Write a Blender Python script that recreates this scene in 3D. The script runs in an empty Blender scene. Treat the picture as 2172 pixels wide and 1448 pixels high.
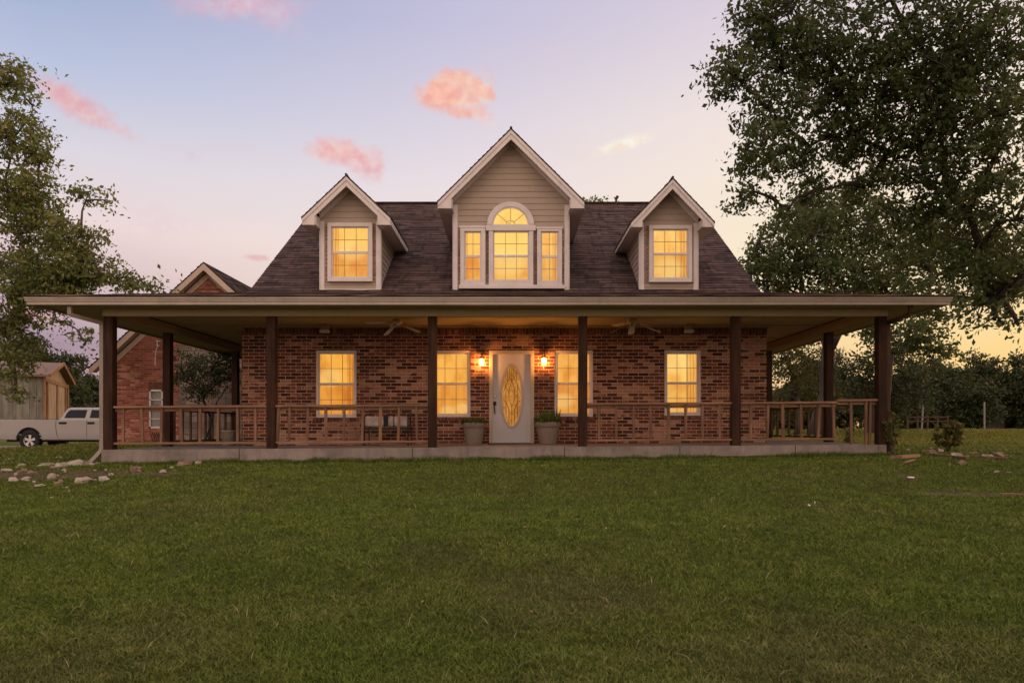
import bpy, math, random
import numpy as np
from mathutils import Vector, Matrix
random.seed(7); RNG = np.random.default_rng(7)
S = bpy.context.scene
COL = S.collection
PI = math.pi
# ------------------------------------------------------------------ camera
CZ = 1.2            # camera height above world zero
F = 1443.0          # focal length in photo pixels (2172 wide)
HY = 908.0          # horizon row of the photo
cam_d = bpy.data.cameras.new('camera'); cam = bpy.data.objects.new('camera', cam_d); COL.objects.link(cam)
cam.location = (0, 0, CZ); cam.rotation_euler = (PI/2, 0, 0)
cam_d.sensor_width = 36; cam_d.lens = F/2172*36; cam_d.shift_y = (HY-724)/2172
cam_d.clip_end = 2000; cam_d.clip_start = .05
S.camera = cam
S.render.engine = 'CYCLES'
S.view_settings.view_transform = 'Standard'; S.view_settings.look = 'None'
S.view_settings.exposure = 0.0; S.view_settings.gamma = 1
SUN_AZ = math.radians(62)     # to the right of the viewing direction
SUN_EL = math.radians(6)
LAMP_AZ = math.radians(77)
# ------------------------------------------------------------------ world: dusk sky
W = bpy.data.worlds.new('World'); S.world = W; W.use_nodes = True
nt = W.node_tree; N = nt.nodes; L = nt.links; N.clear()
def wm(op, a, b=None, c=None, clamp=False):
    n = N.new('ShaderNodeMath'); n.operation = op; n.use_clamp = clamp
    for i, v in enumerate((a, b, c)):
        if v is None: continue
        if isinstance(v, (int, float)): n.inputs[i].default_value = v
        else: L.new(v, n.inputs[i])
    return n.outputs[0]
def wramp(fac, stops, interp='LINEAR'):
    n = N.new('ShaderNodeValToRGB'); n.color_ramp.interpolation = interp
    el = n.color_ramp.elements
    while len(el) < len(stops): el.new(.5)
    for e, (p, c) in zip(el, stops): e.position = p; e.color = (*c, 1)
    L.new(fac, n.inputs[0]); return n.outputs[0]
def wmix(fac, a, b, blend='MIX'):
    n = N.new('ShaderNodeMix'); n.data_type = 'RGBA'; n.blend_type = blend
    if isinstance(fac, (int, float)): n.inputs[0].default_value = fac
    else: L.new(fac, n.inputs[0])
    for i, v in ((6, a), (7, b)):
        if isinstance(v, tuple): n.inputs[i].default_value = (*v, 1)
        else: L.new(v, n.inputs[i])
    return n.outputs[2]
def srgb(r, g, b):
    f = lambda c: (c/255/12.92) if c/255 <= .04045 else ((c/255+.055)/1.055)**2.4
    return (f(r), f(g), f(b))
tc = N.new('ShaderNodeTexCoord')
sep = N.new('ShaderNodeSeparateXYZ'); L.new(tc.outputs['Generated'], sep.inputs[0])
dx, dy, dz = sep.outputs
hyp = wm('SQRT', wm('ADD', wm('MULTIPLY', dx, dx), wm('MULTIPLY', dy, dy)))
hyps = wm('MAXIMUM', hyp, .001)
elev = wm('MULTIPLY', wm('ARCTAN2', dz, hyps), 1/(PI/2), clamp=True)       # 0 horizon .. 1 zenith
saz = wm('DIVIDE', wm('ADD', wm('MULTIPLY', dx, math.sin(SUN_AZ)), wm('MULTIPLY', dy, math.cos(SUN_AZ))), hyps)
azf = wm('MULTIPLY', wm('ADD', saz, .12), 1/1.04, clamp=True)              # 0 left of the picture .. 1 towards the sun
left = wramp(elev, [(0, srgb(176,146,152)), (.07, srgb(176,152,166)), (.12, srgb(214,186,192)), (.16, srgb(238,216,216)), (.21, srgb(222,216,226)), (.27, srgb(186,196,224)),
                    (.36, srgb(140,162,202)), (.6, srgb(132,156,202)), (1, srgb(140,160,200))])
mid = wramp(elev, [(0, srgb(232,190,170)), (.12, srgb(252,232,214)), (.22, srgb(236,224,228)), (.34, srgb(200,196,222)), (.6, srgb(150,165,208)), (1, srgb(140,160,200))])
right = wramp(elev, [(0, srgb(252,192,112)), (.06, srgb(255,216,142)), (.14, srgb(255,236,192)), (.26, srgb(255,238,222)), (.38, srgb(222,206,222)), (.6, srgb(160,170,205)), (1, srgb(140,160,200))])
f1 = wm('MULTIPLY', azf, 2, clamp=True); f2 = wm('SUBTRACT', wm('MULTIPLY', azf, 2), 1, clamp=True)
sky = wmix(f2, wmix(f1, left, mid), right)
# soft uneven tint over the sky so that the gradient is not too clean
nz = N.new('ShaderNodeTexNoise'); nz.inputs['Scale'].default_value = 3.2; nz.inputs['Detail'].default_value = 4
mp = N.new('ShaderNodeMapping'); mp.inputs['Scale'].default_value = (1, 1, 3.4); L.new(tc.outputs['Generated'], mp.inputs[0]); L.new(mp.outputs[0], nz.inputs[0])
sky = wmix(wm('MULTIPLY', wm('SUBTRACT', nz.outputs[0], .52, clamp=True), .5, clamp=True), sky, srgb(238,196,196))
# clouds: u = x/y, v = z/y
yy = wm('MAXIMUM', dy, .02)
u = wm('DIVIDE', dx, yy); v = wm('DIVIDE', dz, yy)
front = wm('GREATER_THAN', dy, .15)
cxyz = N.new('ShaderNodeCombineXYZ'); L.new(u, cxyz.inputs[0]); L.new(v, cxyz.inputs[1])
cn = N.new('ShaderNodeTexNoise'); cn.inputs['Scale'].default_value = 24; cn.inputs['Detail'].default_value = 7; cn.inputs['Roughness'].default_value = .6
L.new(cxyz.outputs[0], cn.inputs[0])
cn2 = N.new('ShaderNodeTexNoise'); cn2.inputs['Scale'].default_value = 60; cn2.inputs['Detail'].default_value = 5; L.new(cxyz.outputs[0], cn2.inputs[0])
clouds = [  # px, py, rx, ry, angle(deg, image ccw), density, softness, colour
    (975,190,66,38,4,1.3,.45,(255,190,166)), (930,208,52,30,0,1.1,.6,(255,182,160)), (1008,226,54,22,-50,.8,.9,(250,202,186)), (1035,258,26,12,-20,.35,1,(248,206,196)), (975,238,60,14,-6,.9,.8,(255,176,152)), (728,326,80,30,-12,1.1,.7,(246,184,176)), (775,352,46,28,-35,.8,.9,(243,184,182)), (775,352,48,26,-40,.55,.9,(240,180,180)),
    (505,8,170,44,-4,.75,.95,(240,184,190)), (585,34,80,36,-28,.4,1,(236,190,200)), (150,215,120,30,-30,.9,.7,(240,172,170)),
    (235,268,70,14,-24,.7,.9,(240,184,180)), (407,332,22,18,0,.4,.9,(225,196,208)), (1330,304,66,16,16,1.1,.8,(255,238,212)), (1275,322,40,8,30,.4,.9,(255,232,208)),
    (545,546,28,8,-6,.8,.7,(236,168,165)), (330,470,110,40,-10,.3,1.1,(235,198,208)), (140,735,230,44,-6,.5,1.0,(150,120,142)), (60,660,90,26,-10,.6,1,(246,178,164))]
for (px, py, rx, ry, ang, den, soft, colr) in clouds:
    cu, cv = (px-1086)/F, (HY-py)/F; a = math.radians(ang)
    du = wm('SUBTRACT', u, cu); dv = wm('SUBTRACT', v, cv)
    p = wm('DIVIDE', wm('ADD', wm('MULTIPLY', du, math.cos(a)), wm('MULTIPLY', dv, math.sin(a))), rx/F)
    q = wm('DIVIDE', wm('SUBTRACT', wm('MULTIPLY', dv, math.cos(a)), wm('MULTIPLY', du, math.sin(a))), ry/F)
    r = wm('SQRT', wm('ADD', wm('MULTIPLY', p, p), wm('MULTIPLY', q, q))); r = wm('SUBTRACT', r, .12)
    r = wm('ADD', r, wm('MULTIPLY', wm('SUBTRACT', cn.outputs[0], .5), 1.35))
    r = wm('ADD', r, wm('MULTIPLY', wm('SUBTRACT', cn2.outputs[0], .5), .55))
    m = wm('DIVIDE', wm('SUBTRACT', 1.2, r), soft*1.5, clamp=True); m = wm('MULTIPLY', wm('MULTIPLY', m, m), wm('SUBTRACT', 3, wm('MULTIPLY', m, 2)))
    m = wm('MULTIPLY', wm('MULTIPLY', m, den, clamp=True), front)
    warm = tuple(min(255, int(c*k)) for c, k in zip(colr, (1.0, 1.12, 1.12))); cool = tuple(int(c*k) for c, k in zip(colr, (.97, .96, 1.0)))
    body = wmix(wm('MULTIPLY', wm('SUBTRACT', cn2.outputs[0], .38), 3, clamp=True), srgb(*cool), srgb(*warm))
    sky = wmix(wm('MULTIPLY', m, .9), sky, body)
# physical sky under the dusk colours
nish = N.new('ShaderNodeTexSky'); nish.sky_type = 'NISHITA'; nish.sun_disc = False
nish.sun_elevation = SUN_EL; nish.sun_rotation = LAMP_AZ
bgn = N.new('ShaderNodeBackground'); L.new(nish.outputs[0], bgn.inputs[0]); bgn.inputs[1].default_value = .006
# added fill: out-of-view sky overhead and behind the viewer made brighter and warmer
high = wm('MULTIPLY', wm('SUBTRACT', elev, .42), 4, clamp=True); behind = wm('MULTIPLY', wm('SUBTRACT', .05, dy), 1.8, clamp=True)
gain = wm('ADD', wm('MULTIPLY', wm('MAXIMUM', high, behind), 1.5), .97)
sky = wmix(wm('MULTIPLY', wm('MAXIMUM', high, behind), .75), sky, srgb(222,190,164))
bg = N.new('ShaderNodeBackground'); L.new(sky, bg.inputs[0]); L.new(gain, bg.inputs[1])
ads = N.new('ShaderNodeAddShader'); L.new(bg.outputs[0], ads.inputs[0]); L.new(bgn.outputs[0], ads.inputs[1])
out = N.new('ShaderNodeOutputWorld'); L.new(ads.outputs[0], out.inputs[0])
# ------------------------------------------------------------------ sun, low on the right behind the trees
sl = bpy.data.lights.new('sun', 'SUN'); sl.energy = 1.1; sl.angle = math.radians(2.5); sl.color = (1.0, .56, .27)
sun = bpy.data.objects.new('sun', sl); COL.objects.link(sun)
sd = Vector((math.sin(LAMP_AZ)*math.cos(SUN_EL), math.cos(LAMP_AZ)*math.cos(SUN_EL), math.sin(SUN_EL)))
sun.rotation_euler = sd.to_track_quat('Z', 'Y').to_euler()

# ================================================================== helpers
def sc(d): return F/d
def PX(px, d): return (px-1086)/sc(d)
def PZ(py, d): return CZ + (HY-py)/sc(d)
def P(px, py, d): return Vector((PX(px, d), d, PZ(py, d)))
class MB:
    def __init__(s): s.v = []; s.f = []; s.uv = []
    def add(s, vs, fs, uvs=None):
        o = len(s.v); s.v += [tuple(v) for v in vs]
        for i, f in enumerate(fs):
            s.f.append(tuple(k+o for k in f)); s.uv.append(uvs[i] if uvs else None)
        return s
    def quad(s, a, b, c, d, uv=None): return s.add([a, b, c, d], [(0, 1, 2, 3)], [uv] if uv else None)
    def box(s, x0, x1, y0, y1, z0, z1):
        vs = [(x0,y0,z0),(x1,y0,z0),(x1,y1,z0),(x0,y1,z0),(x0,y0,z1),(x1,y0,z1),(x1,y1,z1),(x0,y1,z1)]
        return s.add(vs, [(0,3,2,1),(4,5,6,7),(0,1,5,4),(1,2,6,5),(2,3,7,6),(3,0,4,7)])
    def bar(s, a, b, w, h, up=(0,0,1)):     # oriented box from a to b, w across, h along up
        a = Vector(a); b = Vector(b); t = (b-a).normalized(); up = Vector(up)
        if abs(t.dot(up)) > .98: up = Vector((0,1,0))
        sd_ = t.cross(up).normalized(); u2 = sd_.cross(t).normalized()
        vs = []
        for p in (a, b):
            for i, j in ((-1,-1),(1,-1),(1,1),(-1,1)): vs.append(p+sd_*(w/2*i)+u2*(h/2*j))
        return s.add(vs, [(0,1,2,3),(7,6,5,4),(0,4,5,1),(1,5,6,2),(2,6,7,3),(3,7,4,0)])
    def prism(s, poly, ax, c0, c1):          # poly in the plane normal to ax ('y': (x,z), 'x': (y,z), 'z': (x,y))
        def mk(p, c): return {'y': (p[0], c, p[1]), 'x': (c, p[0], p[1]), 'z': (p[0], p[1], c)}[ax]
        n = len(poly); vs = [mk(p, c0) for p in poly]+[mk(p, c1) for p in poly]
        area = sum(poly[i][0]*poly[(i+1)%n][1]-poly[(i+1)%n][0]*poly[i][1] for i in range(n))
        ccw = area > 0
        flip = ccw if ax in ('x', 'z') else not ccw
        a = tuple(range(n)); b = tuple(range(n, 2*n))
        fs = [a[::-1] if flip else a, b if flip else b[::-1]]
        for i in range(n):
            j = (i+1) % n; q = (i, j, n+j, n+i); fs.append(q if flip else q[::-1])
        return s.add(vs, fs)
    def tube(s, pts, rads, n=8, cap=True):
        pts = [Vector(p) for p in pts]; o = len(s.v)
        if isinstance(rads, (int, float)): rads = [rads]*len(pts)
        ref = None; vs = []; fs = []
        for i, p in enumerate(pts):
            t = (pts[min(i+1, len(pts)-1)]-pts[max(i-1, 0)]).normalized()
            if ref is None:
                ref = t.orthogonal().normalized()
            ref = (ref-t*ref.dot(t)).normalized(); b = t.cross(ref)
            for k in range(n):
                a = 2*PI*k/n; vs.append(p+(ref*math.cos(a)+b*math.sin(a))*rads[i])
        for i in range(len(pts)-1):
            for k in range(n):
                fs.append((i*n+k, i*n+(k+1)%n, (i+1)*n+(k+1)%n, (i+1)*n+k))
        if cap: fs.append(tuple(range(n))[::-1]); fs.append(tuple(range((len(pts)-1)*n, len(pts)*n)))
        return s.add(vs, fs)
    def lathe(s, prof, c=(0,0,0), n=24, axis='z'):   # prof: (r, h)
        vs = []; fs = []; c = Vector(c)
        for r, h in prof:
            for k in range(n):
                a = 2*PI*k/n; x, y = r*math.cos(a), r*math.sin(a)
                vs.append(c+Vector({'z': (x, y, h), 'y': (x, h, y), 'x': (h, x, y)}[axis]))
        for i in range(len(prof)-1):
            for k in range(n): fs.append((i*n+k, i*n+(k+1)%n, (i+1)*n+(k+1)%n, (i+1)*n+k))
        return s.add(vs, fs)
def finish(name, mb, mat, parent=None, bevel=0, smooth=False, local=False):
    org = Vector((0,0,0))
    if parent is not None and not local:
        p = parent
        while p is not None: org += p.location; p = p.parent
    vs = [(v[0]-org.x, v[1]-org.y, v[2]-org.z) for v in mb.v]
    me = bpy.data.meshes.new(name); me.from_pydata(vs, [], mb.f); me.update()
    uvl = me.uv_layers.new(name='UVMap'); data = uvl.data
    for pi, poly in enumerate(me.polygons):
        given = mb.uv[pi]
        n = poly.normal
        if given is None:
            if abs(n.z) > .95: t = Vector((1,0,0)); b = Vector((0,1,0))
            else: t = Vector((0,0,1)).cross(n).normalized(); b = n.cross(t)
        for k, li in enumerate(poly.loop_indices):
            if given is not None: data[li].uv = given[k]
            else:
                p = Vector(mb.v[me.loops[li].vertex_index]); data[li].uv = (p.dot(t), p.dot(b))
    if smooth: me.shade_smooth()
    me.materials.append(mat)
    o = bpy.data.objects.new(name, me); COL.objects.link(o)
    if parent is not None: o.parent = parent
    if bevel:
        m = o.modifiers.new('bevel', 'BEVEL'); m.width = bevel; m.segments = 2; m.limit_method = 'ANGLE'; m.angle_limit = math.radians(50)
    return o
def tag(o, label=None, cat=None, group=None, kind=None):
    if label: o['label'] = label
    if cat: o['category'] = cat
    if group: o['group'] = group
    if kind: o['kind'] = kind
    return o
def thing(name, label, cat, loc=(0,0,0), group=None, rz=0):
    o = bpy.data.objects.new(name, None); COL.objects.link(o); o.location = loc; o.rotation_euler = (0,0,rz)
    return tag(o, label, cat, group)
def copy_tree(o, parent=None):
    c = o.copy(); COL.objects.link(c); c.parent = parent
    for ch in list(o.children): copy_tree(ch, c)
    return c
def npmesh(name, verts, faces_idx, sizes, mat, rnd=None, parent=None):
    me = bpy.data.meshes.new(name)
    me.vertices.add(len(verts)); me.vertices.foreach_set('co', verts.astype(np.float32).ravel())
    me.loops.add(len(faces_idx)); me.loops.foreach_set('vertex_index', faces_idx.astype(np.int32))
    starts = np.concatenate([[0], np.cumsum(sizes)[:-1]]).astype(np.int32)
    me.polygons.add(len(sizes)); me.polygons.foreach_set('loop_start', starts); me.polygons.foreach_set('loop_total', sizes.astype(np.int32))
    if rnd is not None:
        a = me.attributes.new('rnd', 'FLOAT', 'FACE'); a.data.foreach_set('value', rnd.astype(np.float32))
    me.update(calc_edges=True); me.materials.append(mat)
    o = bpy.data.objects.new(name, me); COL.objects.link(o)
    if parent is not None: o.parent = parent
    return o
# ================================================================== materials
class M:
    def __init__(s, name, rough=.7, spec=.3):
        s.m = bpy.data.materials.new(name); s.m.use_nodes = True; s.t = s.m.node_tree; s.n = s.t.nodes; s.l = s.t.links
        s.b = s.n['Principled BSDF']; s.b.inputs['Roughness'].default_value = rough; s.b.inputs['Specular IOR Level'].default_value = spec
        s.tc = s.n.new('ShaderNodeTexCoord')
    def vec(s, src='UV', scale=(1,1,1), loc=(0,0,0), rot=(0,0,0)):
        if src == 'World': g = s.n.new('ShaderNodeNewGeometry').outputs['Position']
        else: g = s.tc.outputs[src]
        mp = s.n.new('ShaderNodeMapping'); mp.inputs['Scale'].default_value = scale; mp.inputs['Location'].default_value = loc; mp.inputs['Rotation'].default_value = rot
        s.l.new(g, mp.inputs[0]); return mp.outputs[0]
    def noise(s, vec, scale, detail=4, rough=.55, dist=0):
        n = s.n.new('ShaderNodeTexNoise'); n.inputs['Scale'].default_value = scale; n.inputs['Detail'].default_value = detail
        n.inputs['Roughness'].default_value = rough; n.inputs['Distortion'].default_value = dist; s.l.new(vec, n.inputs[0]); return n.outputs[0]
    def ramp(s, fac, stops):
        n = s.n.new('ShaderNodeValToRGB'); el = n.color_ramp.elements
        while len(el) < len(stops): el.new(.5)
        for e, (p, c) in zip(el, stops): e.position = p; e.color = (*c, 1) if isinstance(c, tuple) else (c, c, c, 1)
        s.l.new(fac, n.inputs[0]); return n.outputs[0]
    def mix(s, fac, a, b, blend='MIX'):
        n = s.n.new('ShaderNodeMix'); n.data_type = 'RGBA'; n.blend_type = blend
        if isinstance(fac, (int, float)): n.inputs[0].default_value = fac
        else: s.l.new(fac, n.inputs[0])
        for i, v in ((6, a), (7, b)):
            if isinstance(v, tuple): n.inputs[i].default_value = (*v, 1)
            else: s.l.new(v, n.inputs[i])
        return n.outputs[2]
    def math(s, op, a, b=None, clamp=False):
        n = s.n.new('ShaderNodeMath'); n.operation = op; n.use_clamp = clamp
        for i, v in enumerate((a, b)):
            if v is None: continue
            if isinstance(v, (int, float)): n.inputs[i].default_value = v
            else: s.l.new(v, n.inputs[i])
        return n.outputs[0]
    def col(s, c):
        if isinstance(c, tuple): s.b.inputs['Base Color'].default_value = (*c, 1)
        else: s.l.new(c, s.b.inputs['Base Color'])
        return s
    def bump(s, h, strength=.3, dist=.01, prev=None):
        n = s.n.new('ShaderNodeBump'); n.inputs['Strength'].default_value = strength; n.inputs['Distance'].default_value = dist
        s.l.new(h, n.inputs['Height'])
        if prev is not None: s.l.new(prev, n.inputs['Normal'])
        s.l.new(n.outputs[0], s.b.inputs['Normal']); return n.outputs[0]
    def attr(s, name):
        n = s.n.new('ShaderNodeAttribute'); n.attribute_name = name; return n.outputs['Fac']
def paint(name, c, dirt=.25, rough=.6, scale=3):
    a = M(name, rough); v = a.vec('Object'); n = a.noise(v, scale, 6, .65); n2 = a.noise(a.vec('Object', (1, 1, .15)), 14, 4)
    dark = tuple(x*.55 for x in c)
    f = a.math('MULTIPLY', a.math('SUBTRACT', n, .45, True), dirt*4, True)
    cc = a.mix(f, c, dark); cc = a.mix(a.math('MULTIPLY', a.math('SUBTRACT', n2, .5, True), dirt*2, True), cc, dark); a.col(cc)
    a.bump(a.noise(v, 60, 3), .12, .002); return a.m
def wood(name, c1, c2, axis='z', rough=.75, sc_=1.0):
    a = M(name, rough, .2); st = {'z': (1,1,.06), 'x': (.06,1,1), 'y': (1,.06,1)}[axis]
    v = a.vec('Object', st); n = a.noise(v, 38*sc_, 8, .65, .6); n2 = a.noise(a.vec('Object', tuple(max(x, .3) for x in st)), 3.5, 4)
    c = a.ramp(n, [(.3, c1), (.66, c2)]); c = a.mix(a.math('MULTIPLY', a.math('SUBTRACT', n2, .4, True), 2.2, True), c, tuple(x*.45 for x in c1))
    a.col(c); a.bump(n, .5, .004); return a.m
def brick_mat(name, bw=.24, bh=.077, c1=(.045,.015,.012), c2=(.225,.072,.044), mort=(.54,.38,.27), pale=(.47,.29,.19), pale_amt=.42, rot=0):
    a = M(name, .85, .15); v = a.vec('UV', rot=(0,0,rot))
    wob = a.noise(a.vec('UV'), 9, 2)
    def bt(ca, cb, cm, ms):
        n = a.n.new('ShaderNodeTexBrick'); n.inputs['Scale'].default_value = 1; n.inputs['Brick Width'].default_value = bw; n.inputs['Row Height'].default_value = bh
        n.inputs['Mortar Size'].default_value = ms; n.inputs['Mortar Smooth'].default_value = .3; n.inputs['Bias'].default_value = 0
        n.inputs['Color1'].default_value = (*ca, 1); n.inputs['Color2'].default_value = (*cb, 1); n.inputs['Mortar'].default_value = (*cm, 1)
        a.l.new(v, n.inputs[0]); return n
    b1 = bt(c1, c2, c1, .0075); b2 = bt((0,0,0), (1,1,1), (0,0,0), .0)
    rnd = b2.outputs['Color']
    big = a.noise(a.vec('UV', (.55, 1.3, 1)), 1.15, 5, .6)
    f = a.math('ADD', a.math('MULTIPLY', rnd, .55), a.math('MULTIPLY', a.math('SUBTRACT', big, .5), 2.3))
    f = a.math('GREATER_THAN', f, pale_amt)
    sp = a.noise(a.vec('UV', (1, 2.2, 1)), 28, 6, .7)
    hue = a.math('MULTIPLY', a.math('SUBTRACT', a.noise(a.vec('UV', (1.4, 3.5, 1), (3, 9, 0)), 2.6, 3), .42, True), 4, True)
    col = a.mix(f, b1.outputs['Color'], a.mix(sp, a.mix(hue, pale, tuple(k*q_ for k, q_ in zip(pale, (.88, .72, .80)))), c2))
    col = a.mix(a.math('MULTIPLY', a.math('SUBTRACT', sp, .5, True), 1.6, True), col, (.05,.025,.02))
    # smeared mortar
    sm = a.math('GREATER_THAN', a.noise(a.vec('UV', (.6, 1.6, 1), (7, 3, 0)), 2.4, 7, .7), .64)
    col = a.mix(a.math('MULTIPLY', sm, .45), col, mort)
    col = a.mix(b1.outputs['Fac'], col, a.mix(wob, mort, tuple(x*.7 for x in mort)))
    a.col(col)
    h = a.math('SUBTRACT', a.math('MULTIPLY', sp, .35), b1.outputs['Fac'])
    grime = a.noise(a.vec('Object'), .8, 6, .65); 
    a.l.new(a.mix(a.math('MULTIPLY', a.math('SUBTRACT', grime, .48, True), 2.6, True), col, (.06,.026,.016)), a.b.inputs['Base Color'])
    a.bump(h, .8, .012); return a.m
def shingle_mat(name):
    a = M(name, .9, .12); v = a.vec('UV')
    n = a.n.new('ShaderNodeTexBrick'); n.inputs['Scale'].default_value = 1; n.inputs['Brick Width'].default_value = .31; n.inputs['Row Height'].default_value = .14
    n.inputs['Mortar Size'].default_value = .005; n.inputs['Color1'].default_value = (.016,.012,.014,1); n.inputs['Color2'].default_value = (.105,.066,.060,1); n.inputs['Mortar'].default_value = (.014,.011,.012,1)
    n.offset = .37; a.l.new(v, n.inputs[0])
    g = a.noise(a.vec('UV'), 90, 3, .7); big = a.noise(a.vec('UV', (.6, .25, 1)), 2.2, 5, .6); st = a.noise(a.vec('UV', (1, .25, 1)), 7, 5, .6)
    c = a.mix(a.math('MULTIPLY', g, .32), n.outputs['Color'], (.10,.075,.068))
    c = a.mix(a.math('MULTIPLY', a.math('SUBTRACT', big, .42, True), 2.0, True), c, (.10,.060,.050))
    c = a.mix(a.math('MULTIPLY', a.math('SUBTRACT', st, .52, True), 3.8, True), c, (.010,.008,.010))
    a.col(c); a.bump(g, .5, .006); return a.m
def leaf_mat(name, c1, c2, c3, trans=.45):
    a = M(name, .6, .25); r = a.attr('rnd'); n = a.noise(a.vec('Object'), .9, 3)
    c = a.ramp(r, [(0, c1), (.55, c2), (1, c3)]); c = a.mix(a.math('MULTIPLY', a.math('SUBTRACT', n, .45, True), 1.6, True), c, c3)
    a.col(c)
    tr = a.n.new('ShaderNodeBsdfTranslucent'); a.l.new(a.mix(.5, c, (.16,.15,.03)), tr.inputs[0])
    ms = a.n.new('ShaderNodeMixShader'); ms.inputs[0].default_value = trans*.6
    a.l.new(a.b.outputs[0], ms.inputs[1]); a.l.new(tr.outputs[0], ms.inputs[2]); a.l.new(ms.outputs[0], a.n['Material Output'].inputs[0]); return a.m
def simple(name, c, rough=.5, metal=0, spec=.4):
    a = M(name, rough, spec); a.col(a.mix(a.math('MULTIPLY', a.noise(a.vec('Object'), 8, 5), .5), c, tuple(x*.6 for x in c))); a.b.inputs['Metallic'].default_value = metal; return a.m
def window_mat(name, c_hi, c_lo, strength, seed, streak=(1,1,1), curtains=(), lamp_glows=()):
    c_hi, c_lo = [(c[0], c[1]*.99, c[2]*.92) for c in (c_hi, c_lo)]
    a = M(name, .12, .12); a.col((.02,.012,.006))
    v = a.vec('Object', (1.3*streak[0], 1, .9*streak[2]), (seed*3.1, seed, seed*1.7)); n = a.noise(v, 1.7, 3, .5, .4); n2 = a.noise(a.vec('Object', (6, 1, .12), (seed, 0, 0)), 3, 3)
    f = a.math('ADD', a.math('MULTIPLY', n, 1.5), a.math('MULTIPLY', n2, .35)); c = a.ramp(f, [(.66, c_lo), (1.02, c_hi)])
    sp = a.n.new('ShaderNodeSeparateXYZ'); a.l.new(a.tc.outputs['Object'], sp.inputs[0])
    for (x0, x1) in curtains:      # a drawn curtain with folds, seen against the lit room
        band = a.math('MULTIPLY', a.math('MULTIPLY', a.math('SUBTRACT', sp.outputs[0], x0), 40, True), a.math('MULTIPLY', a.math('SUBTRACT', x1, sp.outputs[0]), 40, True))
        fold = a.math('ADD', .55, a.math('MULTIPLY', a.math('SINE', a.math('ADD', a.math('MULTIPLY', sp.outputs[0], 95), a.math('MULTIPLY', n, 5))), .3))
        c = a.mix(a.math('MULTIPLY', band, fold), c, tuple(k*q_ for k, q_ in zip(c_lo, (.72, .6, .5))))
    for (x0, z0, r_) in lamp_glows:     # soft bright spots, lamp glow painted into the pane colour
        ex = a.math('MULTIPLY', a.math('SUBTRACT', sp.outputs[0], x0), 1/r_); ez_ = a.math('MULTIPLY', a.math('SUBTRACT', sp.outputs[2], z0), 1.4/r_)
        g_ = a.math('SUBTRACT', 1, a.math('SQRT', a.math('ADD', a.math('MULTIPLY', ex, ex), a.math('MULTIPLY', ez_, ez_))), True); g_ = a.math('MULTIPLY', g_, 2.2, True)
        c = a.mix(a.math('MULTIPLY', g_, .38), c, (1.0, .72, .26))
    a.l.new(c, a.b.inputs['Emission Color']); a.b.inputs['Emission Strength'].default_value = strength; return a.m
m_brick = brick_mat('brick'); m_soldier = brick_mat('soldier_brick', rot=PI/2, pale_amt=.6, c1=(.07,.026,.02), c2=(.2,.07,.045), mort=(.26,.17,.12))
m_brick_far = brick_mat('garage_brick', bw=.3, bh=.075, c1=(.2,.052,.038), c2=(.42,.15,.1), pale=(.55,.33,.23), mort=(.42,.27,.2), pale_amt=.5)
m_stone = brick_mat('limestone', bw=.45, bh=.2, c1=(.16,.13,.11), c2=(.28,.22,.18), mort=(.13,.1,.08), pale=(.34,.27,.22))
m_tinybrick = brick_mat('narrow_brick', bw=.12, bh=.045, c1=(.3,.2,.16), c2=(.48,.34,.27), mort=(.18,.11,.09), pale=(.55,.42,.34), pale_amt=.8)
m_shingle = shingle_mat('asphalt_shingles')
m_trim = paint('pale_trim_paint', (.61,.545,.515), .3)
m_gutter = paint('gutter_paint', (.38,.315,.26), .45)
m_soffit = paint('soffit_paint', (.40,.31,.17), .12, .8, 1.2)
m_beam = paint('beam_paint', (.33,.26,.15), .2, .8, 1.5)
m_siding = paint('tan_siding_paint', (.37,.295,.235), .25, .65, 2)
m_post = wood('dark_stained_post_wood', (.014,.006,.003), (.062,.025,.012), 'z', sc_=.8)
m_rail = wood('weathered_rail_wood', (.15,.078,.046), (.32,.18,.11), 'x')
m_bal = wood('weathered_baluster_wood', (.11,.056,.034), (.27,.155,.095), 'z')
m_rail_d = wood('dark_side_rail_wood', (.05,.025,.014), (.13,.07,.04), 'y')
def concrete():
    a = M('porch_concrete', .85, .15); v = a.vec('Object'); n = a.noise(v, 1.6, 8, .7); n2 = a.noise(a.vec('Object', (1,1,.2)), 6, 6, .65); n3 = a.noise(v, 40, 4)
    c = a.ramp(n, [(.3, (.14,.115,.10)), (.7, (.29,.24,.21))]); c = a.mix(a.math('MULTIPLY', a.math('SUBTRACT', n2, .5, True), 2.4, True), c, (.09,.066,.058))
    vor = a.n.new('ShaderNodeTexVoronoi'); vor.feature = 'DISTANCE_TO_EDGE'; vor.inputs['Scale'].default_value = .55; a.l.new(a.vec('Object', (1,1,.6)), vor.inputs[0])
    crack = a.math('LESS_THAN', a.math('ADD', vor.outputs['Distance'], a.math('MULTIPLY', n, .0)), .0035)
    a.col(c); a.bump(a.math('ADD', n3, n), .35, .008); return a.m
m_conc = concrete()
m_door = paint('white_door_paint', (.50,.475,.485), .06, .5)
m_doorframe = paint('cream_door_frame_paint', (.46,.38,.30), .25)
m_metal_d = simple('dark_bronze_metal', (.035,.028,.024), .4, .7)
m_metal_g = simple('brushed_grey_metal', (.25,.23,.21), .35, .9)
m_black = simple('black_rubber', (.012,.012,.012), .8)
m_bars = simple('glazing_bar_grey', (.22,.15,.09), .6)
HI, LO = (1.0,.60,.17), (.90,.40,.08)
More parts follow.
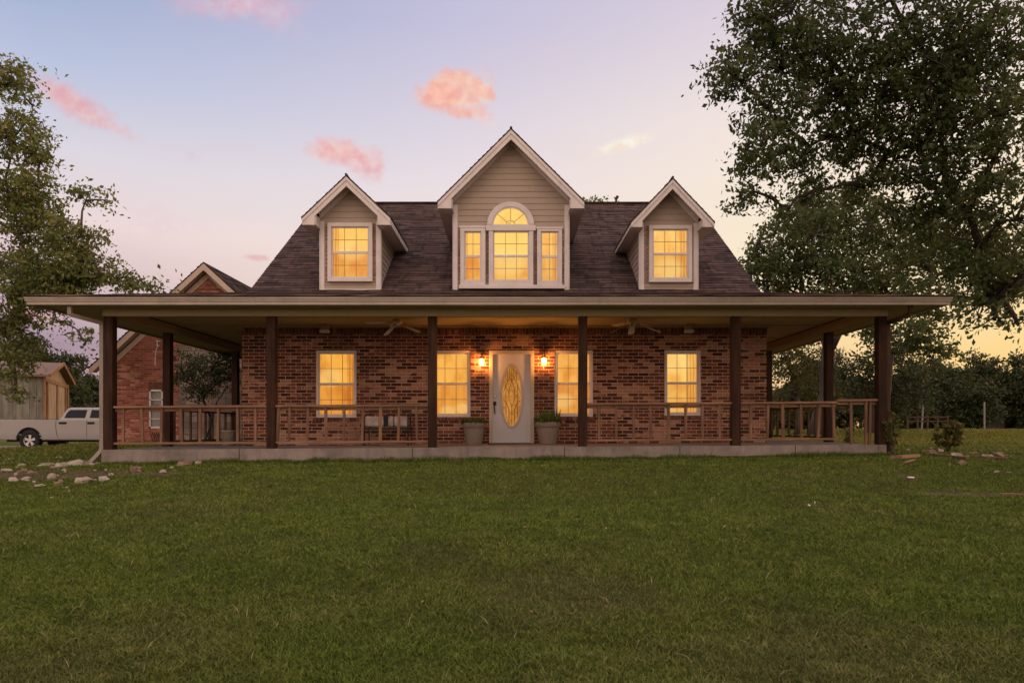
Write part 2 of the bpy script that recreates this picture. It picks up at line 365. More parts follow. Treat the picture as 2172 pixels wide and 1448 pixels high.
PANES = [('amber', (.96,.45,.07), (.74,.27,.03), .97), ('gold', (.96,.47,.09), (.78,.30,.035), .97), ('soft', (.95,.46,.10), (.78,.30,.045), .97), ('bright', (1.0,.62,.16), (.90,.40,.07), 1.0),
    ('upstairs', (1.0,.58,.14), (.90,.36,.07), 1.0), ('upstairs_wide', (1.0,.64,.17), (.95,.47,.10), 1.03), ('upstairs_pale', (1.0,.62,.18), (.93,.43,.10), 1.0)]
wx_ = lambda px, d=15.55: PX(px, d)
wz_ = lambda py: (HY-py)/sc(15.55)+.6
CURT = {0: [(wx_(735), wx_(760))], 1: [(wx_(905), wx_(926))], 2: [(wx_(1236), wx_(1262))], 3: [(wx_(1456), wx_(1490))], 4: [(wx_(700), wx_(724)), (wx_(985), wx_(994))], 6: [(wx_(1437), wx_(1460)), (wx_(1170), wx_(1182))]}
LAMP_GLOWS = {0: [(wx_(700), wz_(800), .35)], 1: [(wx_(950), wz_(872), .22), (wx_(980), wz_(866), .2)], 2: [(wx_(1195), wz_(850), .3)], 3: [(wx_(1430), wz_(770), .45)], 4: [(wx_(750), wz_(535), .4)], 5: [(wx_(1075), wz_(560), .5)], 6: [(wx_(1415), wz_(575), .4)]}
m_pane = [window_mat('lit_window_%s' % n, h, l, st, i+1, curtains=CURT.get(i, ()), lamp_glows=LAMP_GLOWS.get(i, ())) for i, (n, h, l, st) in enumerate(PANES)]
SCREEN = {m_pane[i].name: window_mat('lit_screened_window_%s' % n, tuple(c*k for c, k in zip(h, (.86,.74,.66))), tuple(c*k for c, k in zip(l, (.84,.72,.62))), st, i+11, curtains=CURT.get(i, ()), lamp_glows=LAMP_GLOWS.get(i, ())) for i, (n, h, l, st) in enumerate(PANES)}
# ================================================================== ground
GC = [(-8,3,-1.12),(0,3,-1.1),(8,3,-1.08),(-16,4,-1.15),(16,4,-1.0),(0,-6,-1.25),(0,7.5,-.9),(-7,7.5,-.95),(7,7.5,-.84),(-12,11,-.82),(12,10,-.7),
      (-7.8,12.6,-.69),(-4,12.6,-.645),(0,12.6,-.60),(4,12.6,-.56),(7.2,12.6,-.51),(-6,16,-.72),(0,16,-.7),(5,16,-.65),(0,22,-.7),(-5,22,-.7),(4,22,-.6),
      (-10,14,-.66),(-11.5,17,-.6),(-12,20,-.42),(-9.5,20,-.42),(-12,24,-.32),(-8,24,-.32),(-18,20,-.86),(-17,15,-.8),(-19,27,-.92),(-16.5,27,-.9),(-22,25,-.95),(-19.5,24,-.97),(-17,22.5,-.93),(-15,26,-.93),(-19,29.5,-.93),(-14.8,22.5,-.75),(-16,32,-.8),
      (-24,38,-.35),(-30,45,-.3),(-20,48,-.3),(9.5,12.6,-.53),(13,13,-.53),(9,18,-.46),(14,20,-.42),(10,26,-.34),(20,28,-.3),(25,45,-.11),(40,45,-.1),(12,45,-.14),(60,80,0),(20,80,0),(-20,80,-.05),(-60,80,-.1),(0,60,-.2),(0,40,-.3),(80,20,-.2),(-80,20,-.6)]
GCa = np.array(GC)
def gh(x, y):        # ground height (world z)
    x = np.asarray(x, float); y = np.asarray(y, float)
    sc2 = 1.2+.03*np.maximum(y, 0)**1.1
    w = 1/(((x[..., None]-GCa[:, 0])**2+(y[..., None]-GCa[:, 1])**2+sc2[..., None]**2)**2)
    z = (w*GCa[:, 2]).sum(-1)/w.sum(-1)
    z = z+.012*np.sin(x*1.9+np.sin(y*1.3))*np.cos(y*2.3+x*.7)+.008*np.sin(x*5.1+1)*np.sin(y*4.3+x)
    return z+CZ
def g1(x, y): return float(gh(np.array([x]), np.array([y]))[0])
def ground_mat():
    a = M('lawn_soil', .95, .1); v = a.vec('World')
    big = a.noise(v, .33, 5, .6); med = a.noise(v, 2.2, 6, .65); fine = a.noise(v, 45, 4, .7)
    sx = a.n.new('ShaderNodeSeparateXYZ'); a.l.new(v, sx.inputs[0])
    c = a.ramp(med, [(.3, (.04,.044,.010)), (.55, (.070,.076,.018)), (.75, (.105,.088,.032))])
    dry = a.ramp(fine, [(.3, (.035,.03,.014)), (.7, (.11,.085,.045))])
    c = a.mix(a.math('MULTIPLY', a.math('SUBTRACT', big, .5, True), 3, True), c, dry)
    c = a.mix(a.math('MULTIPLY', a.math('SUBTRACT', fine, .5, True), 1.4, True), c, (.012,.012,.006))
    # far field is lighter and yellower grass
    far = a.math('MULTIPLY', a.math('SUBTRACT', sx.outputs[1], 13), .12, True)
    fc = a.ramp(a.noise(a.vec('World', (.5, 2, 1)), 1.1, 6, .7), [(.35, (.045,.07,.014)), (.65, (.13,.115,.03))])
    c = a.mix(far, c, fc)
    a.col(c); a.bump(a.math('ADD', a.math('MULTIPLY', fine, .5), med), .9, .05); return a.m
def build_ground():
    xs = np.unique(np.concatenate([np.linspace(-22, 22, 221), np.sinh(np.linspace(-4.2, 4.2, 121))*9]))
    ys = np.unique(np.concatenate([np.linspace(1.2, 30, 193), np.linspace(-25, 1.2, 12), 30+np.geomspace(.5, 500, 60)]))
    Xg, Yg = np.meshgrid(xs, ys); Z = gh(Xg, Yg)
    far = np.clip((np.hypot(Xg, Yg)-90)/200, 0, 1); Z = Z*(1-far)+(CZ-.1)*far
    v = np.stack([Xg, Yg, Z], -1).reshape(-1, 3); nx, ny = len(xs), len(ys)
    i, j = np.meshgrid(np.arange(nx-1), np.arange(ny-1)); a = (j*nx+i).ravel()
    f = np.stack([a, a+1, a+nx+1, a+nx], -1).ravel()
    o = npmesh('ground', v, f, np.full(len(a), 4), ground_mat()); o.data.shade_smooth(); o['kind'] = 'structure'
build_ground()
def sheet(name, poly_fn, mat, kind='structure'):    # a thin irregular sheet that follows the ground
    pts = poly_fn; mb = MB(); n = len(pts)
    c = (sum(p[0] for p in pts)/n, sum(p[1] for p in pts)/n)
    rings = [0, .25, .5, .75, 1.0]; vs = []; fs = []
    for r in rings:
        for p in pts:
            x = c[0]+(p[0]-c[0])*r; y = c[1]+(p[1]-c[1])*r; vs.append((x, y, g1(x, y)+.004))
    for i in range(len(rings)-1):
        for k in range(n): fs.append((i*n+k, i*n+(k+1)%n, (i+1)*n+(k+1)%n, (i+1)*n+k))
    mb.add(vs, fs); o = finish(name, mb, mat, smooth=True); o['kind'] = kind; return o
def dirt_mat(name, c1, c2):
    a = M(name, .95, .1); v = a.vec('World'); n = a.noise(v, 3, 8, .7); a.col(a.ramp(n, [(.3, c1), (.7, c2)])); a.bump(a.noise(v, 25, 6, .7), .8, .03); return a.m
m_dirt = dirt_mat('bare_dirt', (.045,.030,.018), (.13,.09,.06)); m_drive = dirt_mat('driveway_concrete', (.13,.1,.08), (.22,.17,.14))
def blob_poly(cx, cy, rx, ry, n=28, seed=0, j=.22):
    r = random.Random(seed); ph = [r.uniform(0, 6.28) for _ in range(3)]
    return [(cx+rx*math.cos(t)*(1+j*math.sin(2*t+ph[0])+j*.6*math.sin(5*t+ph[1])), cy+ry*math.sin(t)*(1+j*math.sin(3*t+ph[2]))) for t in [2*PI*k/n for k in range(n)]]
sheet('dirt_path', blob_poly(6.0, 8.35, 1.2, .22, seed=3), m_dirt)
sheet('dirt_bed', blob_poly(9.6, 13.1, 2.2, .8, seed=4), m_dirt)
sheet('dirt_bed', blob_poly(-8.2, 10.8, 3.2, .7, seed=9), m_dirt)
sheet('dirt_bed', blob_poly(-9.6, 13.1, 1.2, .7, seed=19), m_dirt)
sheet('driveway', [(-32,25.8),(-15,25.8),(-14,26.5),(-14,32),(-20,34),(-36,33)], m_drive)
sheet('dirt_road', blob_poly(34, 44, 24, 3.6, seed=11), dirt_mat('road_dirt', (.10,.08,.06), (.2,.16,.12)))
# ------------------------------------------------------------------ grass
def vnoise(x, y, s, seed=0):
    r = np.random.default_rng(seed); g = r.random((64, 64)); xs, ys = x*s+100, y*s+100
    xi, yi = np.floor(xs).astype(int), np.floor(ys).astype(int); fx, fy = xs-xi, ys-yi; fx = fx*fx*(3-2*fx); fy = fy*fy*(3-2*fy)
    q = lambda a, b: g[a % 64, b % 64]
    return (q(xi, yi)*(1-fx)+q(xi+1, yi)*fx)*(1-fy)+(q(xi, yi+1)*(1-fx)+q(xi+1, yi+1)*fx)*fy
def grass_mat():
    a = M('grass_blades', .75, .15); r = a.attr('rnd'); v = a.vec('World')
    dry = a.attr('dry') if False else a.noise(v, .33, 5, .6)
    g = a.ramp(r, [(0, (.035,.064,.009)), (.4, (.098,.142,.020)), (.78, (.170,.210,.038)), (.92, (.22,.195,.075)), (1, (.32,.26,.13))])
    d = a.ramp(r, [(0, (.062,.062,.020)), (.5, (.142,.130,.050)), (1, (.29,.22,.13))])
    sx = a.n.new('ShaderNodeSeparateXYZ'); a.l.new(v, sx.inputs[0])
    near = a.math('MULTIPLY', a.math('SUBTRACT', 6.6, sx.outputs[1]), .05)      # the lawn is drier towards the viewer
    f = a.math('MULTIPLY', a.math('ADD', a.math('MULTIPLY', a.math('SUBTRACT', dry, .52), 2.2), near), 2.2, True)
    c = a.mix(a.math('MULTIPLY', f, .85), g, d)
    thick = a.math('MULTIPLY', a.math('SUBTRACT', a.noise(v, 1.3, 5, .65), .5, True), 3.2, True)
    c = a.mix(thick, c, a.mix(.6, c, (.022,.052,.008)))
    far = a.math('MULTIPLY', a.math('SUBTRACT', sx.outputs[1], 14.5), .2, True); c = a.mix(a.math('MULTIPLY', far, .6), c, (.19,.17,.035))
    a.col(c)
    tr = a.n.new('ShaderNodeBsdfTranslucent'); a.l.new(c, tr.inputs[0]); ms = a.n.new('ShaderNodeMixShader'); ms.inputs[0].default_value = .25
    a.l.new(a.b.outputs[0], ms.inputs[1]); a.l.new(tr.outputs[0], ms.inputs[2]); a.l.new(ms.outputs[0], a.n['Material Output'].inputs[0]); return a.m
def blades(name, x, y, h, w, lean, mat, rnd=None):
    n = len(x); z = gh(x, y); az = RNG.random(n)*2*PI; wa = RNG.random(n)*PI
    bx, by = np.cos(wa)*w/2, np.sin(wa)*w/2; lx, ly = np.cos(az)*lean, np.sin(az)*lean
    v = np.empty((n, 5, 3))
    v[:, 0] = np.stack([x-bx, y-by, z-.01], -1); v[:, 1] = np.stack([x+bx, y+by, z-.01], -1)
    v[:, 2] = np.stack([x+bx*.8+lx*.35, y+by*.8+ly*.35, z+h*.6], -1); v[:, 3] = np.stack([x-bx*.8+lx*.35, y-by*.8+ly*.35, z+h*.6], -1)
    v[:, 4] = np.stack([x+lx, y+ly, z+h], -1)
    b = (np.arange(n)*5)[:, None]; idx = (b+np.array([0,1,2,3,3,2,4])).ravel(); sizes = np.tile([4,3], n)
    rr = RNG.random(n) if rnd is None else rnd
    return npmesh(name, v.reshape(-1, 3), idx, sizes, mat, np.repeat(rr, 2))
def build_grass():
    n = 760000
    t = RNG.random(n); d = 2.5*(13.2/2.5)**t                       # density falls off with distance
    u = (RNG.random(n)*2-1)*(1.22); x = u*d; x += RNG.normal(0, .03, n); y = d
    keep = ~((x > -7.83) & (x < 7.1) & (y > 12.93)) & ~((np.abs(u) > .84) & (RNG.random(n) < .55)); 
    cl = vnoise(x, y, 5, 1)*.6+vnoise(x, y, 14, 2)*.4; keep &= RNG.random(n) < (.25+1.2*cl)
    bare = vnoise(x, y, .9, 5); keep &= ~((bare > .80) & (RNG.random(n) < .3))
    keep &= ~((((x-6.0)/1.15)**2+((y-8.35)/.2)**2 < 1) & (RNG.random(n) < .95))
    keep &= ~((((x+8.2)/2.9)**2+((y-10.8)/.55)**2 < 1) & (RNG.random(n) < .8)); keep &= ~((((x-9.8)/2.3)**2+((y-12.9)/.75)**2 < 1) & (RNG.random(n) < .85))
    x, y, d, cl = x[keep], y[keep], d[keep], cl[keep]; n = len(x)
    h = (.014+.034*cl*RNG.random(n))*(.9+.02*d); w = .0028+.00095*d*(.5+RNG.random(n)); lean = h*(.5+1.3*RNG.random(n))
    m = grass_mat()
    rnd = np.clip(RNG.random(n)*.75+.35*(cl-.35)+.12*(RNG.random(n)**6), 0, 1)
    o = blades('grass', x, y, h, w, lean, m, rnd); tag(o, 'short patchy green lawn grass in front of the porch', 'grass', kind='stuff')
    # loose straw stalks
    n = 420; d = 2.8*(11/2.8)**RNG.random(n); x = (RNG.random(n)*2-1)*.78*d
    o = blades('dry_straw', x, d, .02+.05*RNG.random(n), .003+.0004*d, .05+.1*RNG.random(n), simple('straw', (.26,.22,.11), .8)); tag(o, 'loose pale straw stalks lying over the lawn', 'straw', kind='stuff')
    n = 9000; x = -7.8+14.9*RNG.random(n); y = 12.93-.22*RNG.random(n)**1.5; cl = vnoise(x, y, 3, 4)
    o = blades('edge_grass', x, y, .04+.12*cl*RNG.random(n), .007+.006*RNG.random(n), .03+.05*RNG.random(n), m, RNG.random(n)*.5+.1); tag(o, 'longer grass fringe along the foot of the concrete slab', 'grass', kind='stuff')
    n = 150; d = 3.6*(12/3.6)**RNG.random(n); x = (RNG.random(n)*2-1)*.78*d; kk = vnoise(x, d, .8, 21) > .45; x, d = x[kk], d[kk]; n = len(x)
    z = gh(x, d)+.02+.015*RNG.random(n); ax = RNG.normal(0, 1, (n, 3)); ax[:, 2] *= .35; ax /= np.linalg.norm(ax, axis=1)[:, None]; bx = np.cross(ax, RNG.normal(0, .3, (n, 3))+np.array([0, 0, 1.])); bx /= np.linalg.norm(bx, axis=1)[:, None]
    sz = (.018+.03*RNG.random(n))[:, None]; c = np.stack([x, d, z], -1); v = np.stack([c-ax*sz*.6, c+bx*sz*.3, c+ax*sz*.6, c-bx*sz*.3], 1)
    o = npmesh('fallen_leaves', v.reshape(-1, 3), np.arange(n*4), np.full(n, 4), leaf_mat('fallen_leaf', (.05,.045,.015), (.13,.085,.03), (.22,.14,.06), .1), RNG.random(n)); tag(o, 'small brown and olive leaves fallen on the lawn', 'leaves', kind='stuff')
    # longer tufts beside the slab, at the sides and in the far field
    n = 120000; t = RNG.random(n); y = 12.6*(46/12.6)**t; side = RNG.random(n) < .36
    x = np.where(side, -(7.9+RNG.random(n)*(y*.80-7.9)), 7.2+RNG.random(n)*np.maximum(y*.80-7.2, .2))
    cl = vnoise(x, y, 1.6, 8); keep = (RNG.random(n) < .3+cl) & ~((x > -14) & (x < -6.5) & (y > 22.6)) & ~((x < -12.5) & (y > 19.5) & (y < 34)) & ~((((x-9.8)/2.3)**2+((y-13.0)/.7)**2 < 1) & (RNG.random(n) < .85))
    x, y, cl = x[keep], y[keep], cl[keep]; n = len(x)
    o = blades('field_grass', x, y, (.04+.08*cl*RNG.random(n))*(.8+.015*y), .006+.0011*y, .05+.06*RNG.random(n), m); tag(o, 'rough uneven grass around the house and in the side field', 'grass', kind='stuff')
build_grass()
# ================================================================== HOUSE
FACE = 15.5; XL, XR = -6.16, 5.80
def fz(x): return CZ-.357+.0066*x
house = thing('brick_house', 'red brick farmhouse with wraparound porch, three lit dormers and dark shingle roof', 'house', (0, 20, CZ-.6))
Hh = lambda n, mb, m, **k: finish(n, mb, m, house, **k)
ZS, ZB, ZC = CZ+2.29, CZ+2.145, CZ+2.34      # soffit, beam bottom, porch ceiling
POSTX = [-7.73, -4.62, -1.53, 1.36, 4.30, 7.10]; PD = 13.1
# slab (porch floor) with its slight fall to the left
mb = MB()
xs = [-7.83, -5.9, -3.9, -2, 0, 2, 4, 5.6, 7.14]
for a, b in zip(xs[:-1], xs[1:]):
    y0, y1 = 12.97, 22.0
    A = [(a, y0, CZ-1.0), (b, y0, CZ-1.0), (b, y0, fz(b)), (a, y0, fz(a))]
    mb.quad(*A); mb.quad((a, y0, fz(a)), (b, y0, fz(b)), (b, y1, fz(b)), (a, y1, fz(a)))
mb.quad((-7.83, 22, CZ-1), (-7.83, 12.97, CZ-1), (-7.83, 12.97, fz(-7.83)), (-7.83, 22, fz(-7.83)))
mb.quad((7.14, 12.97, CZ-1), (7.14, 22, CZ-1), (7.14, 22, fz(7.14)), (7.14, 12.97, fz(7.14)))
Hh('porch_slab', mb, m_conc)
for jx in (-5.2, -1.9, 1.0, 3.2, 5.4):
    mb = MB(); mb.box(jx-.006, jx+.006, 12.966, 12.99, CZ-.9, fz(jx)-.004); Hh('slab_joint', mb, m_metal_d)
# windows: openings in photo pixels of the wall plane
def rect(px0, px1, py0, py1, d=FACE): return (PX(px0, d), PX(px1, d), PZ(py1, d), PZ(py0, d))
OPEN = [rect(669.5,756,743,885), rect(912,998,743,884), rect(1176,1258,743,883), rect(1409.5,1487,743,881)]
DOOR = (PX(1037.5, FACE), PX(1133, FACE), fz(0)+.02, PZ(743, FACE))
def wall_with_holes(holes, x0, x1, z0, z1, y):
    mb = MB(); bx = sorted({x0, x1, *[h[0] for h in holes], *[h[1] for h in holes]})
    for a, b in zip(bx[:-1], bx[1:]):
        hs = sorted([h for h in holes if h[0] < (a+b)/2 < h[1]], key=lambda h: h[2]); z = z0
        for h in hs:
            if h[2] > z: mb.quad((a,y,z), (b,y,z), (b,y,h[2]), (a,y,h[2]))
            z = h[3]
        mb.quad((a,y,z), (b,y,z), (b,y,z1), (a,y,z1))
    for h in holes:  # reveals
        t = .09
        mb.quad((h[0],y,h[2]), (h[0],y,h[3]), (h[0],y+t,h[3]), (h[0],y+t,h[2])); mb.quad((h[1],y,h[3]), (h[1],y,h[2]), (h[1],y+t,h[2]), (h[1],y+t,h[3]))
        mb.quad((h[0],y,h[3]), (h[1],y,h[3]), (h[1],y+t,h[3]), (h[0],y+t,h[3])); mb.quad((h[1],y,h[2]), (h[0],y,h[2]), (h[0],y+t,h[2]), (h[1],y+t,h[2]))
    return mb
BK = 26.1
mb = wall_with_holes(OPEN+[DOOR], XL, XR, CZ-.8, ZC-.2, FACE)
for X, sgn in ((XL, -1), (XR, 1)):
    q = [(X, BK, CZ-.8), (X, FACE, CZ-.8), (X, FACE, ZC+.7), (X, BK, ZC+.7)]; mb.quad(*(q if sgn < 0 else q[::-1]))
mb.quad((XR, BK, CZ-.8), (XL, BK, CZ-.8), (XL, BK, ZC+.7), (XR, BK, ZC+.7))
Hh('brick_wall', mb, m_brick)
mb = MB(); mb.box(XL-.004, XR+.004, FACE-.006, FACE+.05, ZC-.2, ZC); Hh('soldier_course', mb, m_soldier)
# brick sills and lintels as rowlocks, slightly proud
for h in OPEN:
    mb = MB(); mb.box(h[0]-.06, h[1]+.06, FACE-.02, FACE+.08, h[2]-.085, h[2]-.002); Hh('brick_sill', mb, m_soldier, bevel=.004)
def window(rc, y, pane_m, cols, rows, trim=.055, sash=.028, trim_mat=None, proud=0.0, meet=.5, bars=.010, has_meet=True):
    """rc = outer rectangle (x0,x1,z0,z1); y = face of the trim"""
    x0, x1, z0, z1 = rc; tm = trim_mat or m_trim
    mb = MB()
    mb.box(x0, x1, y, y+.07, z1-trim, z1); mb.box(x0, x1, y, y+.07, z0, z0+trim); mb.box(x0, x0+trim, y, y+.07, z0+trim, z1-trim); mb.box(x1-trim, x1, y, y+.07, z0+trim, z1-trim)
    a0, a1, b0, b1 = x0+trim, x1-trim, z0+trim, z1-trim; zm = b0+(b1-b0)*meet
    for (s0, s1, yy_) in ((b0, zm, y+.03), (zm, b1, y+.045)) if has_meet else ((b0, b1, y+.03),):
        mb.box(a0, a0+sash, yy_, yy_+.03, s0, s1); mb.box(a1-sash, a1, yy_, yy_+.03, s0, s1)
        mb.box(a0+sash, a1-sash, yy_, yy_+.03, s0, s0+sash); mb.box(a0+sash, a1-sash, yy_, yy_+.03, s1-sash, s1)
    w = Hh('window', mb, tm, bevel=.004)
    p = MB(); p.quad((a0,y+.062,zm), (a1,y+.062,zm), (a1,y+.062,b1), (a0,y+.062,b1)); finish('pane', p, pane_m, w)
    p = MB(); p.quad((a0,y+.058,b0), (a1,y+.058,b0), (a1,y+.058,zm), (a0,y+.058,zm)); finish('screened_pane', p, SCREEN[pane_m.name], w)
    g = MB(); halves = ((b0, zm), (zm, b1)) if has_meet else ((b0, b1),)
    for s0, s1 in halves:
        for k in range(1, cols):
            xx = a0+sash+(a1-a0-2*sash)*k/cols; g.box(xx-bars/2, xx+bars/2, y+.052, y+.0605, s0+sash, s1-sash)
        for k in range(1, rows):
            zz = s0+sash+(s1-s0-2*sash)*k/rows; g.box(a0+sash, a1-sash, y+.053, y+.0615, zz-bars/2, zz+bars/2)
    finish('glazing_bars', g, m_bars, w)
    return w
for i, h in enumerate(OPEN): window(h, FACE+.02, m_pane[i], 3, 2, trim=.05)
# ---- door
dx0, dx1, dz0, dz1 = DOOR
mb = MB(); t = .085
mb.box(dx0, dx0+t, FACE-.015, FACE+.1, dz0, dz1-t); mb.box(dx1-t, dx1, FACE-.015, FACE+.1, dz0, dz1-t); mb.box(dx0, dx1, FACE-.015, FACE+.1, dz1-t, dz1)
Hh('door_frame', mb, m_doorframe, bevel=.006)
mb = MB(); mb.box(dx0-.02, dx1+.02, FACE-.12, FACE+.05, dz0-.05, dz0); Hh('door_sill', mb, m_metal_d, bevel=.005)
ocx, ocz = (PX(1085.5, FACE)), PZ(839, FACE); orx, orz = PX(1106, FACE)-PX(1066, FACE), 0; orx = orx/2; orz = (903.5-776)/sc(FACE)/2
def ring(cx, cz, rx, rz, w, y0, y1, n=56):
    m = MB(); vs = []; fs = []
    for k in range(n):
        a = 2*PI*k/n; c, s_ = math.cos(a), math.sin(a)
        vs += [(cx+rx*c, y1, cz+rz*s_), (cx+rx*c, y0, cz+rz*s_), (cx+(rx+w)*c, y0, cz+(rz+w)*s_), (cx+(rx+w)*c, y1, cz+(rz+w)*s_)]
    for k in range(n):
        j = (k+1) % n
        for i in range(3): fs.append((4*k+i, 4*k+i+1, 4*j+i+1, 4*j+i))
    return m.add(vs, fs)
# door slab with an oval opening: bridge oval to rectangle
mb = MB(); n = 56; vs = []; fs = []; X0, X1, Z0, Z1 = dx0+t, dx1-t, dz0+.006, dz1-t; yd = FACE+.045
for k in range(n):
    a = 2*PI*k/n; c, s_ = math.cos(a), math.sin(a); vs.append((ocx+orx*c, yd, ocz+orz*s_))
    tx = (X1-ocx)/c if c > 1e-6 else ((X0-ocx)/c if c < -1e-6 else 1e9); tz = (Z1-ocz)/s_ if s_ > 1e-6 else ((Z0-ocz)/s_ if s_ < -1e-6 else 1e9)
    q = min(tx, tz); vs.append((ocx+q*c, yd, ocz+q*s_))
for k in range(n):
    j = (k+1) % n; fs.append((2*k, 2*k+1, 2*j+1, 2*j))
mb.add(vs, fs)
for cx_, cz_ in ((X0,Z0),(X1,Z0),(X1,Z1),(X0,Z1)):   # fill the corner slivers
    near_ = sorted([vs[2*k+1] for k in range(n)], key=lambda p: abs(p[0]-cx_)+abs(p[2]-cz_))[:14]
    on_x = [p for p in near_ if abs(p[0]-cx_) < 1e-5]; on_z = [p for p in near_ if abs(p[2]-cz_) < 1e-5]
    if on_x and on_z:
        a_ = min(on_x, key=lambda p: abs(p[2]-cz_)); b_ = min(on_z, key=lambda p: abs(p[0]-cx_)); mb.add([a_, b_, (cx_, yd, cz_)], [(0,1,2)])
door = Hh('door', mb, m_door)
r1 = ring(ocx, ocz, orx, orz, .018, yd-.016, yd+.01); finish('oval_moulding', r1, m_door, door, smooth=False)
r2 = ring(ocx, ocz, orx+.018, orz+.018, .04, yd-.026, yd); r2m = finish('oval_moulding', r2, m_doorframe, door)
def door_glass():
    a = M('leaded_textured_glass', .3, .12); a.col((.05,.03,.01)); v = a.vec('Object')
    n = a.noise(v, 26, 4, .6, 1.2); n2 = a.noise(v, 3.1, 3)
    c = a.ramp(a.math('ADD', a.math('MULTIPLY', n, .6), a.math('MULTIPLY', n2, .6)), [(.42, (.20,.07,.012)), (.62, (.58,.22,.032)), (.88, (1.0,.50,.12))])
    a.l.new(c, a.b.inputs['Emission Color']); a.b.inputs['Emission Strength'].default_value = .8; a.bump(n, .5, .01); return a.m
mb = MB(); mb.add([(ocx+orx*math.cos(2*PI*k/n), yd+.008, ocz+orz*math.sin(2*PI*k/n)) for k in range(n)], [tuple(range(n))]); finish('oval_glass', mb, door_glass(), door)
mb = MB()  # leading
def lead(pts): mb.tube([(ocx+orx*p[0], yd+.004, ocz+orz*p[1]) for p in pts], .006, 5)
lead([(0,-.97),(0,-.35)]); lead([(0,.5),(0,.97)])
for s_ in (-1, 1):
    lead([(s_*.22,.94),(s_*.22,.62),(s_*.62,.36),(s_*.62,-.2),(s_*.3,-.45),(s_*.3,-.93)]); lead([(s_*.62,.36),(s_*.92,.1)]); lead([(s_*.62,-.2),(s_*.93,-.15)])
    lead([(0,.5),(s_*.3,.2),(s_*.3,-.1),(0,-.35)]); lead([(s_*.22,.62),(0,.5)]); lead([(s_*.62,-.2),(s_*.6,-.75)]); lead([(s_*.45,.85),(s_*.5,.5)])
finish('leading', mb, simple('lead_came', (.12,.06,.025), .5, .3), door)
mb = MB(); hx = PX(1049.5, FACE); mb.box(hx-.035, hx+.035, yd-.03, yd, PZ(843.5, FACE), PZ(836, FACE)); finish('deadbolt', mb, m_metal_g, door, bevel=.004)
mb = MB(); z_t, z_b = PZ(851, FACE), PZ(878, FACE)
mb.box(hx-.035, hx+.035, yd-.014, yd, z_t-.09, z_t); mb.tube([(hx,yd-.01,z_t-.03),(hx-.004,yd-.06,z_t-.08),(hx-.008,yd-.065,(z_t+z_b)/2),(hx+.002,yd-.045,z_b+.04),(hx+.002,yd-.008,z_b+.01)], [.014,.013,.012,.011,.012], 8)
finish('door_handle', mb, m_metal_d, door)
# ---- posts
def pst(x, y, name='porch_post'):
    w = .083; m = MB(); m.box(x-w, x+w, y-w, y+w, fz(x)-.002, ZB+.0); o = finish(name, m, m_post, house, bevel=.008); return o
for x in POSTX: pst(x, PD)
for y in (15.35, 19.1, 21.9): pst(-7.76, y)
for y in (15.3, 18.9, 21.9): pst(7.12, y)
# ---- beams, soffit, ceiling
GF = 12.42; EL, ER = -8.92, 8.06          # gutter front depth, eave ends
mb = MB(); w = .085
mb.box(-7.84, 7.2, PD-w, PD+w, ZB, ZS-.003)
mb.box(-7.84, -7.84+2*w, PD+w, 22.0, ZB, ZS-.003); mb.box(7.2-2*w, 7.2, PD+w, 22.0, ZB, ZS-.003)
mb.box(-7.64, 7.0, PD+w+.004, PD+w+.03, ZS, ZC+.001)
Hh('porch_beam', mb, m_beam, bevel=.005)
mb = MB()   # soffit of the overhang (front and sides), stepped from the ceiling
mb.box(EL+.06, ER-.06, GF+.1, PD+w, ZS, ZS+.02); mb.box(EL+.06, -7.6, PD+w, 22.3, ZS, ZS+.02); mb.box(6.98, ER-.06, PD+w, 22.3, ZS, ZS+.02)
Hh('soffit', mb, m_soffit)
mb = MB(); mb.box(-7.62, 7.0, PD+.11, 15.495, ZC, ZC+.02); mb.box(-7.62, XL-.006, 15.495, 22.3, ZC, ZC+.02); mb.box(XR+.006, 7.0, 15.495, 22.3, ZC, ZC+.02); Hh('porch_ceiling', mb, m_soffit)
mb = MB()   # panel battens on the side ceilings
for y in (15.4, 17.6, 19.8): mb.box(-7.58, XL-.05, y, y+.06, ZC-.018, ZC-.001); mb.box(XR+.05, 6.98, y, y+.06, ZC-.018, ZC-.001)
mb.box(XL-.09, XL-.006, FACE, 22, ZC-.09, ZC-.001); mb.box(XR+.006, XR+.09, FACE, 22, ZC-.09, ZC-.001); mb.box(XL, XR, FACE-.05, FACE-.008, ZC-.05, ZC-.001)
Hh('ceiling_trim', mb, m_soffit)
# ---- fascia and K-style gutter
mb = MB()
mb.box(EL+.1, ER-.1, GF+.1, GF+.125, ZS-.02, ZS+.16); mb.box(EL+.07, EL+.1, GF+.1, 22.3, ZS-.02, ZS+.16); mb.box(ER-.1, ER-.07, GF+.1, 22.3, ZS-.02, ZS+.16)
Hh('fascia', mb, m_beam)
gz = CZ+(HY-629.5)/sc(GF); gb = CZ+(HY-645.5)/sc(GF)
prof = [(0, gz), (0, gz-.03), (.012, gz-.04), (.012, gz-.055), (.035, gz-.10), (.035, gb+.004), (.04, gb), (.098, gb), (.098, gz-.005), (.088, gz-.005), (.088, gb+.012), (.05, gb+.012), (.02, gz-.05), (.012, gz)]
mb = MB()
def gutter_run(length_pts, depth_dir):
    n = len(prof); vs = []; fs = []
    for p in length_pts:
        base, outv = p
        for (o, z) in prof: vs.append((base[0]+outv[0]*o, base[1]+outv[1]*o, z))
    for k in range(len(length_pts)-1):
        for i in range(n): fs.append((k*n+i, k*n+(i+1)%n, (k+1)*n+(i+1)%n, (k+1)*n+i))
    fs.append(tuple(range(n))[::-1]); fs.append(tuple(range((len(length_pts)-1)*n, len(length_pts)*n)))
    mb.add(vs, fs)
